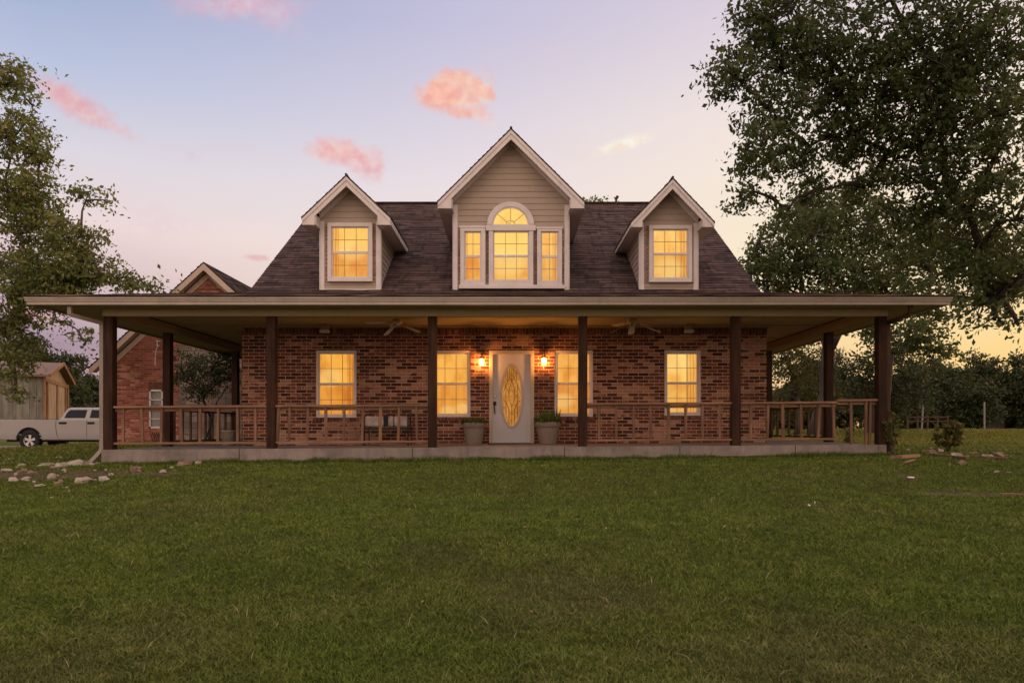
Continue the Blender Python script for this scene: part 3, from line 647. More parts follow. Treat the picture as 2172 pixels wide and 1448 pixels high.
gutter_run([((EL, 22.3), (1, 0)), ((EL, GF), (1, 1)), ((ER, GF), (-1, 1)), ((ER, 22.3), (-1, 0))], None)
Hh('gutter', mb, m_gutter)
# ---- porch roof skirt with hips
def shingle(mb, e0, e1, r0, r1, course=.14, lip=.012, seg=.35, jit=.004, seed=1, v0=0):
    rr = random.Random(seed); e0, e1, r0, r1 = map(Vector, (e0, e1, r0, r1))
    L_ = ((r0+r1)/2-(e0+e1)/2).length; nc = max(1, round(L_/course)); nrm = (e1-e0).cross(r0-e0).normalized()
    if nrm.z < 0: nrm = -nrm
    for i in range(nc):
        a0, a1 = e0.lerp(r0, i/nc), e1.lerp(r1, i/nc); b0, b1 = e0.lerp(r0, (i+1)/nc), e1.lerp(r1, (i+1)/nc)
        ns = max(1, round((a1-a0).length/seg)); U = (e1-e0).normalized()
        up = (r0-e0).normalized(); prevs = None; pj = rr.uniform(-1, 1)
        for k in range(ns+1):
            j = rr.uniform(-1, 1)*jit*2.2; q = k/ns; lf = lip*(1+rr.uniform(-.5, .7))
            p = a0.lerp(a1, q)+up*j; t_ = b0.lerp(b1, q)+up*.02; cur = (p-nrm*.003, p+nrm*lf, t_+nrm*.001, (p-e0).dot(U), (t_-e0).dot(U))
            if prevs:
                v_ = v0+i*.14
                mb.quad(prevs[0], cur[0], cur[1], prevs[1], uv=[(prevs[3],v_),(cur[3],v_),(cur[3],v_+.01),(prevs[3],v_+.01)])
                mb.quad(prevs[1], cur[1], cur[2], prevs[2], uv=[(prevs[3],v_+.005),(cur[3],v_+.005),(cur[4],v_+.138),(prevs[4],v_+.138)])
            prevs = cur
RZ0, RM, RD0 = CZ+3.05, .70, 15.3; RIDGE_D = 20.7; RZR = RZ0+RM*(RIDGE_D-RD0)
RXL, RXR = -5.93, 5.60
def rz_at(d): return RZ0+RM*(d-RD0)
def rd_at(z): return RD0+(z-RZ0)/RM
mb = MB(); ez = gz+.012; pz = RZ0+.02
shingle(mb, (EL-.02, GF-.02, ez), (ER+.02, GF-.02, ez), (XL, 15.42, pz), (XR, 15.42, pz), seed=3)
shingle(mb, (EL-.02, 22.4, ez), (EL-.02, GF-.02, ez), (XL, 22.4, pz), (XL, 15.42, pz), seed=4)
shingle(mb, (ER+.02, GF-.02, ez), (ER+.02, 22.4, ez), (XR, 15.42, pz), (XR, 22.4, pz), seed=5)
mb.box(EL+.05, ER-.05, GF+.1, 15.4, ez-.06, ez-.02) if False else None
Hh('porch_roof', mb, m_shingle)
mb = MB(); mb.box(-8.8, 7.95, 22.28, 22.34, ZS, ez+.01); Hh('porch_end_board', mb, m_trim)
# ---- main roof
mb = MB()
shingle(mb, (RXL, RD0-.05, RZ0-.03), (RXR, RD0-.05, RZ0-.03), (RXL, RIDGE_D, RZR), (RXR, RIDGE_D, RZR), seed=11, lip=.014)
shingle(mb, (RXR, BK+.4, RZ0-.28), (RXL, BK+.4, RZ0-.28), (RXR, RIDGE_D, RZR), (RXL, RIDGE_D, RZR), seed=12)
mb.bar((RXL-.01, RIDGE_D, RZR+.012), (RXR+.01, RIDGE_D, RZR+.012), .2, .03)
mr = Hh('roof', mb, m_shingle)
for X, s_ in ((RXL, -1), (RXR, 1)):
    mb = MB(); mb.prism([(RD0-.05, RZ0-.05), (RIDGE_D, RZR-.02), (BK+.4, RZ0-.3), (BK+.4, RZ0-.5), (RIDGE_D, RZR-.22), (RD0-.05, RZ0-.25)], 'x', X-.02, X+.02); Hh('rake_board', mb, m_trim)
for X in (RXL+.06, RXR-.06):
    mb = MB(); mb.prism([(FACE, ZC+.2), (BK, ZC+.2), (BK, RZ0-.1), (RIDGE_D, RZR-.1), (FACE, RZ0)], 'x', X-.03, X+.03); Hh('gable_wall', mb, m_siding)
mb = MB(); vx = PX(1308, 20.5); mb.tube([(vx, 20.6, RZR-.2), (vx, 20.6, RZR+.13)], .035, 10); mb.tube([(vx-.01, 20.6, RZR+.1), (vx+.05, 20.6, RZR+.19)], .045, 10); Hh('vent_pipe', mb, m_metal_d)
# ---- dormers
def siding(mb, rng, z0, z1, mk, out, course=.136, k0=0):
    """rng(z)->(a,b); mk(a,z,o)->xyz with o = distance proud of the wall"""
    z = z0
    while z < z1-1e-4:
        zt = min(z+course, z1); a0, b0 = rng(z); a1, b1 = rng(zt)
        if b0-a0 > .01:
            if b1-a1 < .005: a1 = b1 = (a1+b1)/2
            mb.quad(mk(a0,z,.016), mk(b0,z,.016), mk(b1,zt,.004), mk(a1,zt,.004)); mb.quad(mk(a0,z,.0), mk(b0,z,.0), mk(b0,z,.016), mk(a0,z,.016))
        z = zt
DF = 15.42; DO = 15.02
def dormer(xc, hw, zb, ztop_win, zsill, ze, za, hr, bb, win_px):
    dm = MB()     # roof
    for s_ in (-1, 1):
        e0 = (xc+s_*hr, DO-.02, ze); e1 = (xc+s_*hr, rd_at(ze)+.05, ze); r0 = (xc, DO-.02, za); r1 = (xc, rd_at(za)+.05, za)
        a = [e0, e1, r0, r1] if s_ > 0 else [e1, e0, r1, r0]
        shingle(dm, a[0], a[1], a[2], a[3], seed=int(abs(xc)*10)+s_+5, lip=.007)
        # underside so that the roof has thickness
        dn = .035
        dm.quad((e0[0],e0[1],e0[2]-dn), (r0[0],r0[1],r0[2]-dn), (r1[0],r1[1],r1[2]-dn), (e1[0],e1[1],e1[2]-dn))
        dm.quad(e0, r0, (r0[0],r0[1],r0[2]-dn), (e0[0],e0[1],e0[2]-dn))
        dm.quad(e0, e1, (e1[0],e1[1],e1[2]-dn), (e0[0],e0[1],e0[2]-dn))
    dm.tube([(xc, DO-.025, za+.004), (xc, rd_at(za), za+.004)], .03, 8)
    D = Hh('dormer', dm, m_shingle)
    sl_ = (za-ze)/hr; hin = hw+.03
    def rk(x, off): return za-off-sl_*abs(x-xc)
    tb = MB()
    for s_ in (-1, 1):
        o0 = .04; o1 = .245
        poly = [(xc, za-o0), (xc+s_*(hr-.02), ze+.02*sl_-o0), (xc+s_*(hr-.02), bb), (xc+s_*hin, bb), (xc+s_*hin, rk(xc+hin, o1)), (xc, za-o1)]
        tb.prism(poly, 'y', DO, DO+.03)
        pl2 = [(xc, za-.037), (xc+s_*(hr-.012), ze-.037+.012*sl_), (xc+s_*(hr-.012), ze-.037-.075), (xc, za-.037-.085)]
        tb.prism(pl2, 'y', DO-.016, DO-.002)
        # eave fascia running back
        X = xc+s_*(hr-.03); yb = rd_at(bb)+.05
        tb.box(min(X, X+s_*.024), max(X, X+s_*.024), DO+.031, rd_at(ze), bb, ze-.035)
    finish('rake_trim', tb, m_trim, D, bevel=.004)
    sf = MB()
    for s_ in (-1, 1):
        X0_, X1_ = xc+s_*(hw+.0), xc+s_*(hr-.03)
        a, b = min(X0_, X1_), max(X0_, X1_)
        sf.box(a, b, DO+.03, rd_at(bb)+.1, bb+.004, bb+.02)
        # sloped soffit under the rake
        sf.quad((xc, DO+.03, za-.10), (xc+s_*hin, DO+.03, rk(xc+hin, .10)), (xc+s_*hin, DF+.02, rk(xc+hin, .10)), (xc, DF+.02, za-.10))
        # frieze boards against the wall under the slope
        poly = [(xc, za-.10), (xc+s_*hin, rk(xc+hin, .10)), (xc+s_*hin, rk(xc+hin, .10)-.115), (xc, za-.10-.115)]
        sf.prism(poly, 'y', DF-.03, DF-.004)
        sf.box(min(xc+s_*hin, xc+s_*(hin-.02)), max(xc+s_*hin, xc+s_*(hin-.02)), DO+.03, DF, bb, rk(xc+hin, .2))
    finish('rake_soffit', sf, m_siding if False else m_trim, D)
    wl = MB()
    f = lambda z: (xc-min(hw, max(0, (za-.12-z)/sl_)), xc+min(hw, max(0, (za-.12-z)/sl_)))
    mk = lambda a, z, o: (a, DF-o, z)
    siding(wl, f, ztop_win, za-.12, mk, None)
    siding(wl, f, zb, zsill, mk, None, course=.11)
    wl.quad((xc-hw, DF, zb-.1), (xc+hw, DF, zb-.1), (xc+hw, DF, za-sl_*hw-.1), (xc-hw, DF, za-sl_*hw-.1)); wl.add([(xc-hw, DF, za-sl_*hw-.1), (xc+hw, DF, za-sl_*hw-.1), (xc, DF, za-.1)], [(0,1,2)])
    for s_ in (-1, 1):
        X = xc+s_*hw; rngs = lambda z: (DF, max(DF, rd_at(z)))
        def mks(a, z, o, X=X, s_=s_): return (X+s_*o, a, z)
        siding(wl, rngs, rz_at(DF), bb+.01, mks, None)
        wl.add([(X, DF, zb-.2), (X, rd_at(bb), bb), (X, DF, bb)], [(0,1,2)])
    finish('siding', wl, m_siding, D)
    cb = MB(); w_ = .085
    for s_ in (-1, 1):
        a, b = sorted((xc+s_*(hw-w_), xc+s_*(hw+.012))); cb.box(a, b, DF-.034, DF-.002, zb-.03, bb+.2)
        a, b = sorted((xc+s_*(hw+.0), xc+s_*(hw+.03))); cb.box(a, b, DF-.034, DF+.08, zb-.03, bb)
    cb.box(xc-hw, xc+hw, DF-.045, DF-.02, zb-.05, zb+.015)
    finish('corner_board', cb, m_trim, D, bevel=.004)
    wx0, wx1 = win_px
    for a, b in [(xc-hw+w_+.002, wx0-.004), (wx1+.004, xc+hw-w_-.002)]+DSTRIPS.get(round(xc), []):
        if b-a > .01: st = MB(); st.box(a, b, DF-.022, DF-.003, zsill, ztop_win); finish('brick_strip', st, m_tinybrick, D)
    return D
DSTRIPS = {0: [(PX(1029, DF), PX(1039, DF)), (PX(1129, DF), PX(1140, DF))]}
def zz(py, d=DF): return PZ(py, d)
def xx(px, d=DF): return PX(px, d)
lx0, lx1 = xx(681), xx(806); xc1 = (lx0+lx1)/2
dormer(xc1, (lx1-lx0)/2, zz(615), zz(475), zz(599), PZ(461, DO), PZ(371, DO), (PX(828, DO)-PX(638, DO))/2, PZ(477, DO), (xx(697), xx(791.5)))
window((xx(697), xx(791.5), zz(598.6), zz(475)), DF-.10, m_pane[4], 3, 2, trim=.085)
cx0, cx1 = xx(963), xx(1205); xc2 = (cx0+cx1)/2
dormer(xc2, (cx1-cx0)/2, zz(618), zz(483), zz(612), PZ(427, DO), PZ(272, DO), (PX(1241, DO)-PX(928, DO))/2, PZ(442, DO), (xx(977), xx(1191.5)))
window((xx(977), xx(1030), zz(606), zz(484)), DF-.10, m_pane[4], 2, 2, trim=.095)
window((xx(1037), xx(1131), zz(606), zz(483)), DF-.105, m_pane[5], 3, 2, trim=.10)
window((xx(1139), xx(1191.5), zz(606), zz(485)), DF-.10, m_pane[6], 2, 2, trim=.085)
mb = MB(); mb.box(xx(974), xx(1197), DF-.13, DF-.02, zz(614), zz(606)-.002); Hh('window_sill', mb, m_trim, bevel=.004)
mb = MB(); mb.box(xx(1031), xx(1136), DF-.12, DF-.02, zz(492), zz(481)); mb.box(xx(975), xx(1030), DF-.11, DF-.101, zz(486), zz(481.5)); mb.box(xx(1137), xx(1193), DF-.11, DF-.101, zz(488), zz(484))
Hh('window_casing', mb, m_trim, bevel=.004)
# arched window
acx, abz = xx(1083), zz(478); R0, R1 = (xx(1119.8)-xx(1048))/2, (xx(1132.5)-xx(1033.5))/2
mb = MB(); n = 30; vs = []; fs = []
for k in range(n+1):
    a = PI*k/n; c, s_ = math.cos(a), math.sin(a)
    for (r, y) in ((R0, DF-.01), (R0, DF-.045), (R0+.03, DF-.045), (R0+.032, DF-.06), (R1, DF-.06), (R1, DF-.003)): vs.append((acx+r*c, y, abz+r*s_*.985))
for k in range(n):
    for i in range(5): fs.append((6*k+i, 6*k+i+1, 6*(k+1)+i+1, 6*(k+1)+i))
mb.add(vs, fs); mb.box(acx-R1, acx+R1, DF-.06, DF-.01, abz-.035, abz+.01)
aw = Hh('arched_window', mb, m_trim)
mb = MB(); mb.add([(acx+R0*math.cos(PI*k/n), DF-.018, abz+R0*math.sin(PI*k/n)*.985) for k in range(n+1)], [tuple(range(n+1))]); finish('pane', mb, m_pane[5], aw)
mb = MB()
for a in (40, 90, 140): mb.tube([(acx+.09*math.cos(math.radians(a)), DF-.026, abz+.09*math.sin(math.radians(a))), (acx+R0*math.cos(math.radians(a)), DF-.026, abz+R0*math.sin(math.radians(a)))], .006, 5)
mb.tube([(acx+.09*math.cos(t_), DF-.026, abz+.045+.055*math.sin(t_)) for t_ in [2*PI*k/16 for k in range(17)]], .005, 5)
mb.tube([(acx+.03*math.cos(t_)*(1-t_/12)+(.03 if t_ < 3 else -.02), DF-.026, abz+.045+.03*math.sin(t_)) for t_ in [k*.5 for k in range(14)]], .004, 5)
finish('glazing_bars', mb, m_bars, aw)
rx0, rx1 = xx(1358), xx(1478); xc3 = (rx0+rx1)/2
dormer(xc3, (rx1-rx0)/2, zz(619), zz(480), zz(601), PZ(471, DO), PZ(377, DO), (PX(1519, DO)-PX(1340, DO))/2, PZ(481.5, DO), (xx(1375.3), xx(1466)))
window((xx(1375.3), xx(1466), zz(600), zz(480)), DF-.10, m_pane[6], 3, 2, trim=.085)
# ---- railings
def railing(x0, x1, bals, bottom=True, dzt=0.0, y=PD-.01, short=()):
    m = MB(); zt = lambda x: fz(x)+.835+dzt
    m.bar((x0, y, zt(x0)-.022), (x1, y, zt(x1)-.022), .10, .042); R_ = Hh('railing', m, m_rail, bevel=.005)
    if bottom:
        b = MB(); b.bar((x0, y, fz(x0)+.115), (x1, y, fz(x1)+.112), .09, .04); finish('bottom_rail', b, m_rail, R_, bevel=.005)
    s2 = MB(); s2.bar((x0, y+.035, zt(x0)-.075), (x1, y+.035, zt(x1)-.078), .03, .06); finish('support_rail', s2, m_rail, R_)
    for i, px in enumerate(bals):
        X = PX(px, y); rr = random.Random(int(px)); dxx = rr.uniform(-.012, .012); w_ = .046 if rr.random() > .25 else .056
        b = MB(); b.bar((X+dxx, y-.005, fz(X)+(.137 if bottom else .001)), (X-dxx, y-.005, zt(X)-.045), w_, .038, up=(0,1,0)); finish('baluster', b, m_bal, R_, bevel=.004)
    return R_
railing(POSTX[0]+.083, POSTX[1]-.083, [262, 302, 343, 385, 425, 463, 504, 542])
railing(POSTX[1]+.083, POSTX[2]-.083, [590, 614, 652.5, 691.5, 730, 769, 807, 846, 884])
railing(POSTX[3]+.083, POSTX[4]-.083, [1270.5, 1307, 1344, 1380, 1418, 1454, 1490, 1526])
railing(POSTX[4]+.083, PX(1774, PD), [1592, 1628, 1660, 1699, 1736, 1768])
railing(PX(1775, PD), POSTX[5]-.083, [1805, 1836, 1845], bottom=False, dzt=.04)
def side_railing(x, y0, y1, n):
    m = MB(); z = fz(x)+.82; m.bar((x, y0, z), (x, y1, z), .09, .04); R_ = Hh('side_railing', m, m_rail_d, bevel=.004)
    b = MB(); b.bar((x, y0, fz(x)+.11), (x, y1, fz(x)+.11), .08, .04); finish('bottom_rail', b, m_rail_d, R_)
    for k in range(n):
        yy_ = y0+(y1-y0)*(k+.5)/n; b = MB(); b.bar((x, yy_, fz(x)+.13), (x, yy_, z-.02), .045, .045, up=(0,1,0)); finish('baluster', b, m_rail_d, R_)
side_railing(-7.76, 15.43, 19.02, 9); side_railing(7.12, 15.38, 18.82, 9); side_railing(7.12, 18.98, 21.8, 7)
# ---- downspouts
mb = MB(); dxl = POSTX[0]-.083-.055
def spout(mb, pts, w=.075, h=.055):
    for a, b in zip(pts[:-1], pts[1:]): mb.bar(a, b, w, h, up=(0,1,0))
spout(mb, [(PX(152, GF+.2), GF+.15, gb), (PX(152, GF+.2), GF+.15, gb-.16), (dxl, PD-.05, ZB-.13), (dxl, PD-.05, CZ-.42), (dxl-.13, PD-.22, CZ-.66), (dxl-.3, PD-.35, CZ-.68)])
Hh('downspout', mb, paint('grey_downspout_paint', (.25,.205,.17), .45), bevel=.006)
mb = MB(); dxr = POSTX[5]+.083+.045; gx_ = PX(1931, GF+.15)
spout(mb, [(gx_, GF+.15, gb+.005), (gx_, GF+.15, gb-.13), (gx_-.12, GF+.35, gb-.22), (dxr, PD-.03, ZB-.12), (dxr, PD-.03, CZ-.46), (dxr+.03, PD-.1, CZ-.54)], .07, .055)
Hh('downspout', mb, wood('brown_downspout_paint', (.045,.024,.016), (.09,.05,.03)), bevel=.006)

# ================================================================== porch objects
def sconce(label, px, py, lx, stem):
    z = PZ(py, FACE-.12); x = PX(px, FACE-.12); y = FACE-.13
    T = thing('wall_lantern', label, 'lantern', (x, FACE, z-.12), 'lanterns beside the front door')
    m = MB(); m.box(x-.045, x+.045, FACE-.02, FACE-.001, z-.02, z+.12); m.tube([(x,FACE-.02,z+.09),(x,y+.02,z+.13),(x,y,z+.11)], .009, 6)
    m.lathe([(.012,.125),(.02,.118),(.062,.082),(.066,.076),(.06,.074)], (x, y, z), 6); m.lathe([(.055,-.085),(.05,-.1),(.015,-.108)], (x, y, z), 6)
    for k in range(6): a = 2*PI*k/6; m.bar((x+.052*math.cos(a), y+.052*math.sin(a), z-.085), (x+.06*math.cos(a), y+.06*math.sin(a), z+.076), .006, .006)
    if stem: m.tube([(x+.01, FACE-.03, z+.5), (x+.01, FACE-.05, z+.3), (x, y, z+.12)], .008, 6); m.box(x-.02, x+.04, FACE-.04, FACE-.001, z+.46, z+.53)
    finish('lantern_body', m, m_metal_d, T)
    g = MB(); g.lathe([(.05,-.082),(.057,.07)], (x, y, z), 12)
    a = M('glowing_lantern_glass', .3); a.col((.9,.6,.3)); a.b.inputs['Emission Color'].default_value = (1, .50, .12, 1); a.b.inputs['Emission Strength'].default_value = 9
    tp_ = a.n.new('ShaderNodeBsdfTransparent'); ms = a.n.new('ShaderNodeMixShader'); ms.inputs[0].default_value = .5; a.l.new(tp_.outputs[0], ms.inputs[1]); a.l.new(a.b.outputs[0], ms.inputs[2]); a.l.new(ms.outputs[0], a.n['Material Output'].inputs[0])
    finish('glass_shade', g, a.m, T)
    ld = bpy.data.lights.new('porch_bulb', 'POINT'); ld.energy = 46; ld.color = (1, .37, .075); ld.shadow_soft_size = .03
    lo = bpy.data.objects.new('bulb', ld); COL.objects.link(lo); lo.parent = T; lo.location = (0, -.13, .115)
sconce('glowing lantern on the brick between the left-hand window and the white door', 1021.5, 768, 0, False)
sconce('glowing lantern hung from a dark stem, right of the white door', 1154, 766, 0, True)
def pot(label, px0, px1, py0, py1, d, seed, plantlabel, tall):
    x = (PX(px0, d)+PX(px1, d))/2; R = (PX(px1, d)-PX(px0, d))/2; z0 = fz(x)+.002; H = PZ(py0, d)-z0
    m = MB(); k = R
    m.lathe([(0,z0),(k*.62,z0),(k*.64,z0+.01),(k*.86,z0+H*.74),(k*.87,z0+H*.76),(k*.97,z0+H*.78),(k*1.0,z0+H*.97),(k*.99,z0+H),(k*.9,z0+H),(k*.87,z0+H*.93),(k*.86,z0+H*.85)], (x, d, 0), 40)
    T = finish('flower_pot', m, m_pot, smooth=False); tag(T, label, 'pot', 'large pots flanking the front door')
    T.data.shade_smooth()
    s = MB(); s.lathe([(0,z0+H*.88),(k*.87,z0+H*.88)], (x, d, 0), 24); finish('soil', s, m_dirt, T)
    r = np.random.default_rng(seed); nb = 700; a = r.random(nb)*2*PI; rr = np.sqrt(r.random(nb))*k*.92
    bx, by = x+rr*np.cos(a), d+rr*np.sin(a); h = (.05+.09*r.random(nb))*(1+tall*(r.random(nb)**5)*2); la = a+r.normal(0,.8,nb); le = .03+.07*r.random(nb); w = .012+.01*r.random(nb)
    v = np.empty((nb,4,3)); zb = z0+H*.87; pa = la+PI/2
    v[:,0] = np.stack([bx,by,np.full(nb,zb)],-1); v[:,1] = np.stack([bx+np.cos(pa)*w+np.cos(la)*le*.5, by+np.sin(pa)*w+np.sin(la)*le*.5, zb+h*.6],-1)
    v[:,2] = np.stack([bx+np.cos(la)*le, by+np.sin(la)*le, zb+h],-1); v[:,3] = np.stack([bx-np.cos(pa)*w+np.cos(la)*le*.5, by-np.sin(pa)*w+np.sin(la)*le*.5, zb+h*.6],-1)
    idx = ((np.arange(nb)*4)[:,None]+np.arange(4)).ravel(); o = npmesh('potted_plant', v.reshape(-1,3), idx, np.full(nb,4), m_potleaf, r.random(nb)); tag(o, plantlabel, 'plant', 'plants in the door pots')
    return x, d, z0+H
m_pot = paint('weathered_grey_clay', (.22,.17,.14), .4, .85, 5)
m_potleaf = leaf_mat('pot_leaves', (.03,.06,.012), (.06,.11,.02), (.11,.15,.035))
pot('grey clay pot left of the white front door', 979.7, 1031, 895.6, 944, 14.95, 5, 'low green plant filling the pot left of the door', .3)
xp, yp, zp_ = pot('grey clay pot right of the white front door', 1134, 1190, 895, 943, 14.95, 6, 'taller leafy plant spilling from the pot right of the door', 1.2)
def fan(px, py, d, angs, label, droop):
    x, z = PX(px, d), PZ(py, d); T = thing('ceiling_fan', label, 'ceiling fan', (x, d, ZC), 'porch ceiling fans')
    m = MB(); m.lathe([(.0,ZC-.001),(.06,ZC-.002),(.05,ZC-.04),(.02,ZC-.05),(.018,z+.07),(.09,z+.06),(.11,z+.03),(.11,z-.02),(.08,z-.05),(0,z-.06)], (x, d, 0), 24); finish('motor', m, m_fan, T, smooth=True)
    for a, dr in zip(angs, droop):
        a = math.radians(a); u_ = Vector((math.cos(a), math.sin(a), -dr)).normalized(); sdv = Vector((0,0,1)).cross(u_).normalized(); nn = u_.cross(sdv); sdv = (sdv+nn*.22).normalized()
        c = Vector((x, d, z)); b = MB()
        pts = [(.18,-.045),(.24,-.062),(.58,-.07),(.635,-.05),(.65,0),(.635,.05),(.58,.07),(.24,.062),(.18,.045)]
        up_ = u_.cross(sdv).normalized()*.006
        vs = [c+u_*p+sdv*q for p, q in pts]; vs += [v_+up_ for v_ in vs]; k = len(pts)
        b.add(vs, [tuple(range(k))[::-1], tuple(range(k, 2*k))]+[(i, (i+1)%k, k+(i+1)%k, k+i) for i in range(k)])
        B_ = finish('blade', b, m_fan, T); b2 = MB(); b2.bar(c+u_*.09, c+u_*.25, .03, .008); finish('blade_arm', b2, m_metal_d, B_, local=False)
m_fan = paint('faded_fan_paint', (.55,.46,.34), .25)
fan(842, 684, 14.3, [186, 255, 330, 40, 110], 'ceiling fan with drooping blades in the left half of the porch', [.03, .62, .42, .05, .0])
fan(1341, 683, 14.3, [215, 258, 335, 40, 120], 'ceiling fan with drooping blades in the right half of the porch', [.45, .6, .42, .05, .0])
def speaker(px, label):
    d = FACE-.16; x = PX(px, d); T = thing('flood_light', label, 'light fixture', (x, d, ZC), 'unlit box fixtures under the porch ceiling')
    m = MB(); m.box(x-.085, x+.085, d-.07, d+.07, ZC-.13, ZC-.001); finish('housing', m, m_beam, T, bevel=.01)
    m = MB(); m.box(x-.10, x+.10, d-.09, d+.07, ZC-.185, ZC-.131); finish('lens_box', m, m_trim, T, bevel=.012)
speaker(689, 'small pale box fixture above the leftmost porch window'); speaker(1461, 'small pale box fixture above the rightmost porch window')
# bench
bx0, bx1 = PX(775, 15.0), PX(872, 15.0); by0, by1 = 14.72, 15.28; b0 = fz(-2.5)
T = thing('porch_bench', 'dark metal porch bench with worn pale cushions behind the railing', 'bench', ((bx0+bx1)/2, 15.0, b0))
m = MB()
for x in (bx0+.03, bx1-.03):
    for y in (by0+.03, by1-.03): m.tube([(x, y, b0), (x, y, b0+.42)], .016, 8)
    m.tube([(x, by0+.02, b0+.02), (x, by0, b0+.42), (x, by0+.02, b0+.62), (x, by0+.2, b0+.66), (x, by1-.05, b0+.64)], .016, 8)
m.bar((bx0, by0+.02, b0+.36), (bx1, by0+.02, b0+.36), .03, .03); m.bar((bx0, by1-.02, b0+.36), (bx1, by1-.02, b0+.36), .03, .03)
finish('frame', m, m_metal_d, T)
m = MB(); m.box(bx0+.03, bx1-.03, by0+.02, by1-.02, b0+.375, b0+.40); finish('seat', m, m_metal_d, T)
def cushion_mat():
    a = M('worn_cushion_fabric', .95, .1); n = a.noise(a.vec('Object'), 35, 5, .7); n2 = a.noise(a.vec('Object'), 4, 4); a.col(a.ramp(a.math('ADD', a.math('MULTIPLY', n, .4), a.math('MULTIPLY', n2, .6)), [(.35, (.16,.12,.1)), (.55, (.44,.36,.32))])); a.bump(n, .4, .01); return a.m
mc = cushion_mat(); third = (bx1-bx0-.06)/3
for k in range(3):
    m = MB(); a = bx0+.03+third*k
    m.prism([(by1-.06, b0+.50), (by1-.02, b0+.50), (by1+.03, b0+.82), (by1-.10+.06, b0+.84)], 'x', a+.01, a+third-.01) if False else m.box(a+.008, a+third-.008, by0+.05, by0+.17, b0+.41, b0+.64)
    finish('cushion', m, mc if k != 1 else mc, T, bevel=.035)
m = MB(); cxm = (bx0+bx1)/2; m.box(cxm-.06, cxm+.04, by0+.03, by0+.045, b0+.41, b0+.66); finish('strap', m, m_black, T, bevel=.01)
m = MB(); m.bar((bx0+.05, by1, b0+.40), (bx0+.05, by1, b0+.8), .03, .02, up=(0,1,0)); m.bar((bx1-.05, by1, b0+.40), (bx1-.05, by1, b0+.8), .03, .02, up=(0,1,0)); m.bar((bx0+.03, by1, b0+.79), (bx1-.03, by1, b0+.79), .03, .03); m.bar((bx0+.03, by1, b0+.6), (bx1-.03, by1, b0+.6), .02, .02); finish('backrest', m, m_metal_d, T)
# bucket and leaning pole at the left corner of the wall
bxk, byk = PX(485, 15.9), 15.9; z0 = fz(bxk)
T = thing('bucket', 'pale cream plastic bucket standing on the porch by the wall corner', 'bucket', (bxk, byk, z0))
m = MB(); m.lathe([(0,z0+.001),(.135,z0+.002),(.155,z0+.33),(.165,z0+.33),(.165,z0+.35),(.15,z0+.35),(.135,z0+.05),(0,z0+.04)], (bxk, byk, 0), 28); finish('bucket_body', m, paint('cream_plastic', (.40,.36,.27), .3, .5), T, smooth=True)
m = MB(); m.tube([(bxk-.163, byk, z0+.3), (bxk-.15, byk-.1, z0+.2), (bxk, byk-.17, z0+.14), (bxk+.15, byk-.1, z0+.2), (bxk+.163, byk, z0+.3)], .004, 6); finish('handle', m, m_metal_g, T)
m = MB(); m.tube([P(483,817,16.5), P(470,838,16.2), P(460,852,16), P(456,868,15.8), P(446,905,15.4), P(433,938,15)], [.011,.012,.012,.016,.02,.02], 8); o = finish('leaning_pole', m, m_black); tag(o, 'bent black pole leaning across the left side railing', 'pole')
# bundle of slats leaning at the left end
for k in range(1): pass
T = thing('slat_bundle', 'fanned bundle of thin wooden slats leaning by the second left post', 'wood slats', (PX(330, 14.6), 14.6, fz(-7)))
for k in range(7):
    a = P(318+k*4.5, 918-(k%2)*2, 14.4); b = P(328+k*4.0, 943, 14.5); m = MB(); m.bar(a, b, .012, .03, up=(0,1,0)); finish('slat', m, m_bal, T)
# ================================================================== garage on the left
GD = 23.0
gx = lambda px: PX(px, GD); gzf = lambda py: PZ(py, GD)
gL, gC, gR = gx(230), gx(443.7), gx(443.7)*2-gx(230); gB = 27.2
zap = gzf(563); slp = .917; zE = zap-slp*(gC-gL+.4)
garage = thing('brick_garage', 'red brick outbuilding with steep gable and narrow white window left of the house', 'building', (gC, 25, gzf(928)))
G = lambda n, mb, m, **k: finish(n, mb, m, garage, **k)
zw = lambda x: zap-.28-slp*abs(x-gC)
mb = MB(); zb_ = gzf(928)-.4; wo = (gx(317), gx(346), gzf(908), gzf(826))
# wall with window hole
for a, b in ((gL, wo[0]), (wo[1], gR)):
    if a < gC < b: mb.add([(a,GD,zb_),(b,GD,zb_),(b,GD,zw(b)),(gC,GD,zw(gC)),(a,GD,zw(a))], [(0,1,2,3,4)])
    else: mb.quad((a,GD,zb_),(b,GD,zb_),(b,GD,zw(b)),(a,GD,zw(a)))
mb.quad((wo[0],GD,zb_),(wo[1],GD,zb_),(wo[1],GD,wo[2]),(wo[0],GD,wo[2])); mb.quad((wo[0],GD,wo[3]),(wo[1],GD,wo[3]),(wo[1],GD,zw(wo[1])),(wo[0],GD,zw(wo[0])))
mb.quad((gL,gB,zb_),(gL,GD,zb_),(gL,GD,zw(gL)),(gL,gB,zw(gL))); mb.quad((gR,GD,zb_),(gR,gB,zb_),(gR,gB,zw(gR)),(gR,GD,zw(gR)))
mb.add([(gR,gB,zb_),(gL,gB,zb_),(gL,gB,zw(gL)),(gC,gB,zw(gC)),(gR,gB,zw(gR))], [(0,1,2,3,4)])
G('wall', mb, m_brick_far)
mb = MB(); mb.box(gx(380), gR-.1, GD-.05, GD-.004, zb_, gzf(700)); G('stone_facing', mb, m_stone)
mb = MB(); mb.box(gx(315), gx(348), GD-.012, GD+.02, wo[3]+.003, wo[3]+.26); G('soldier_lintel', mb, m_soldier)
mb = MB(); x0, x1, z0, z1 = wo; zm = (z0+z1)/2-.03
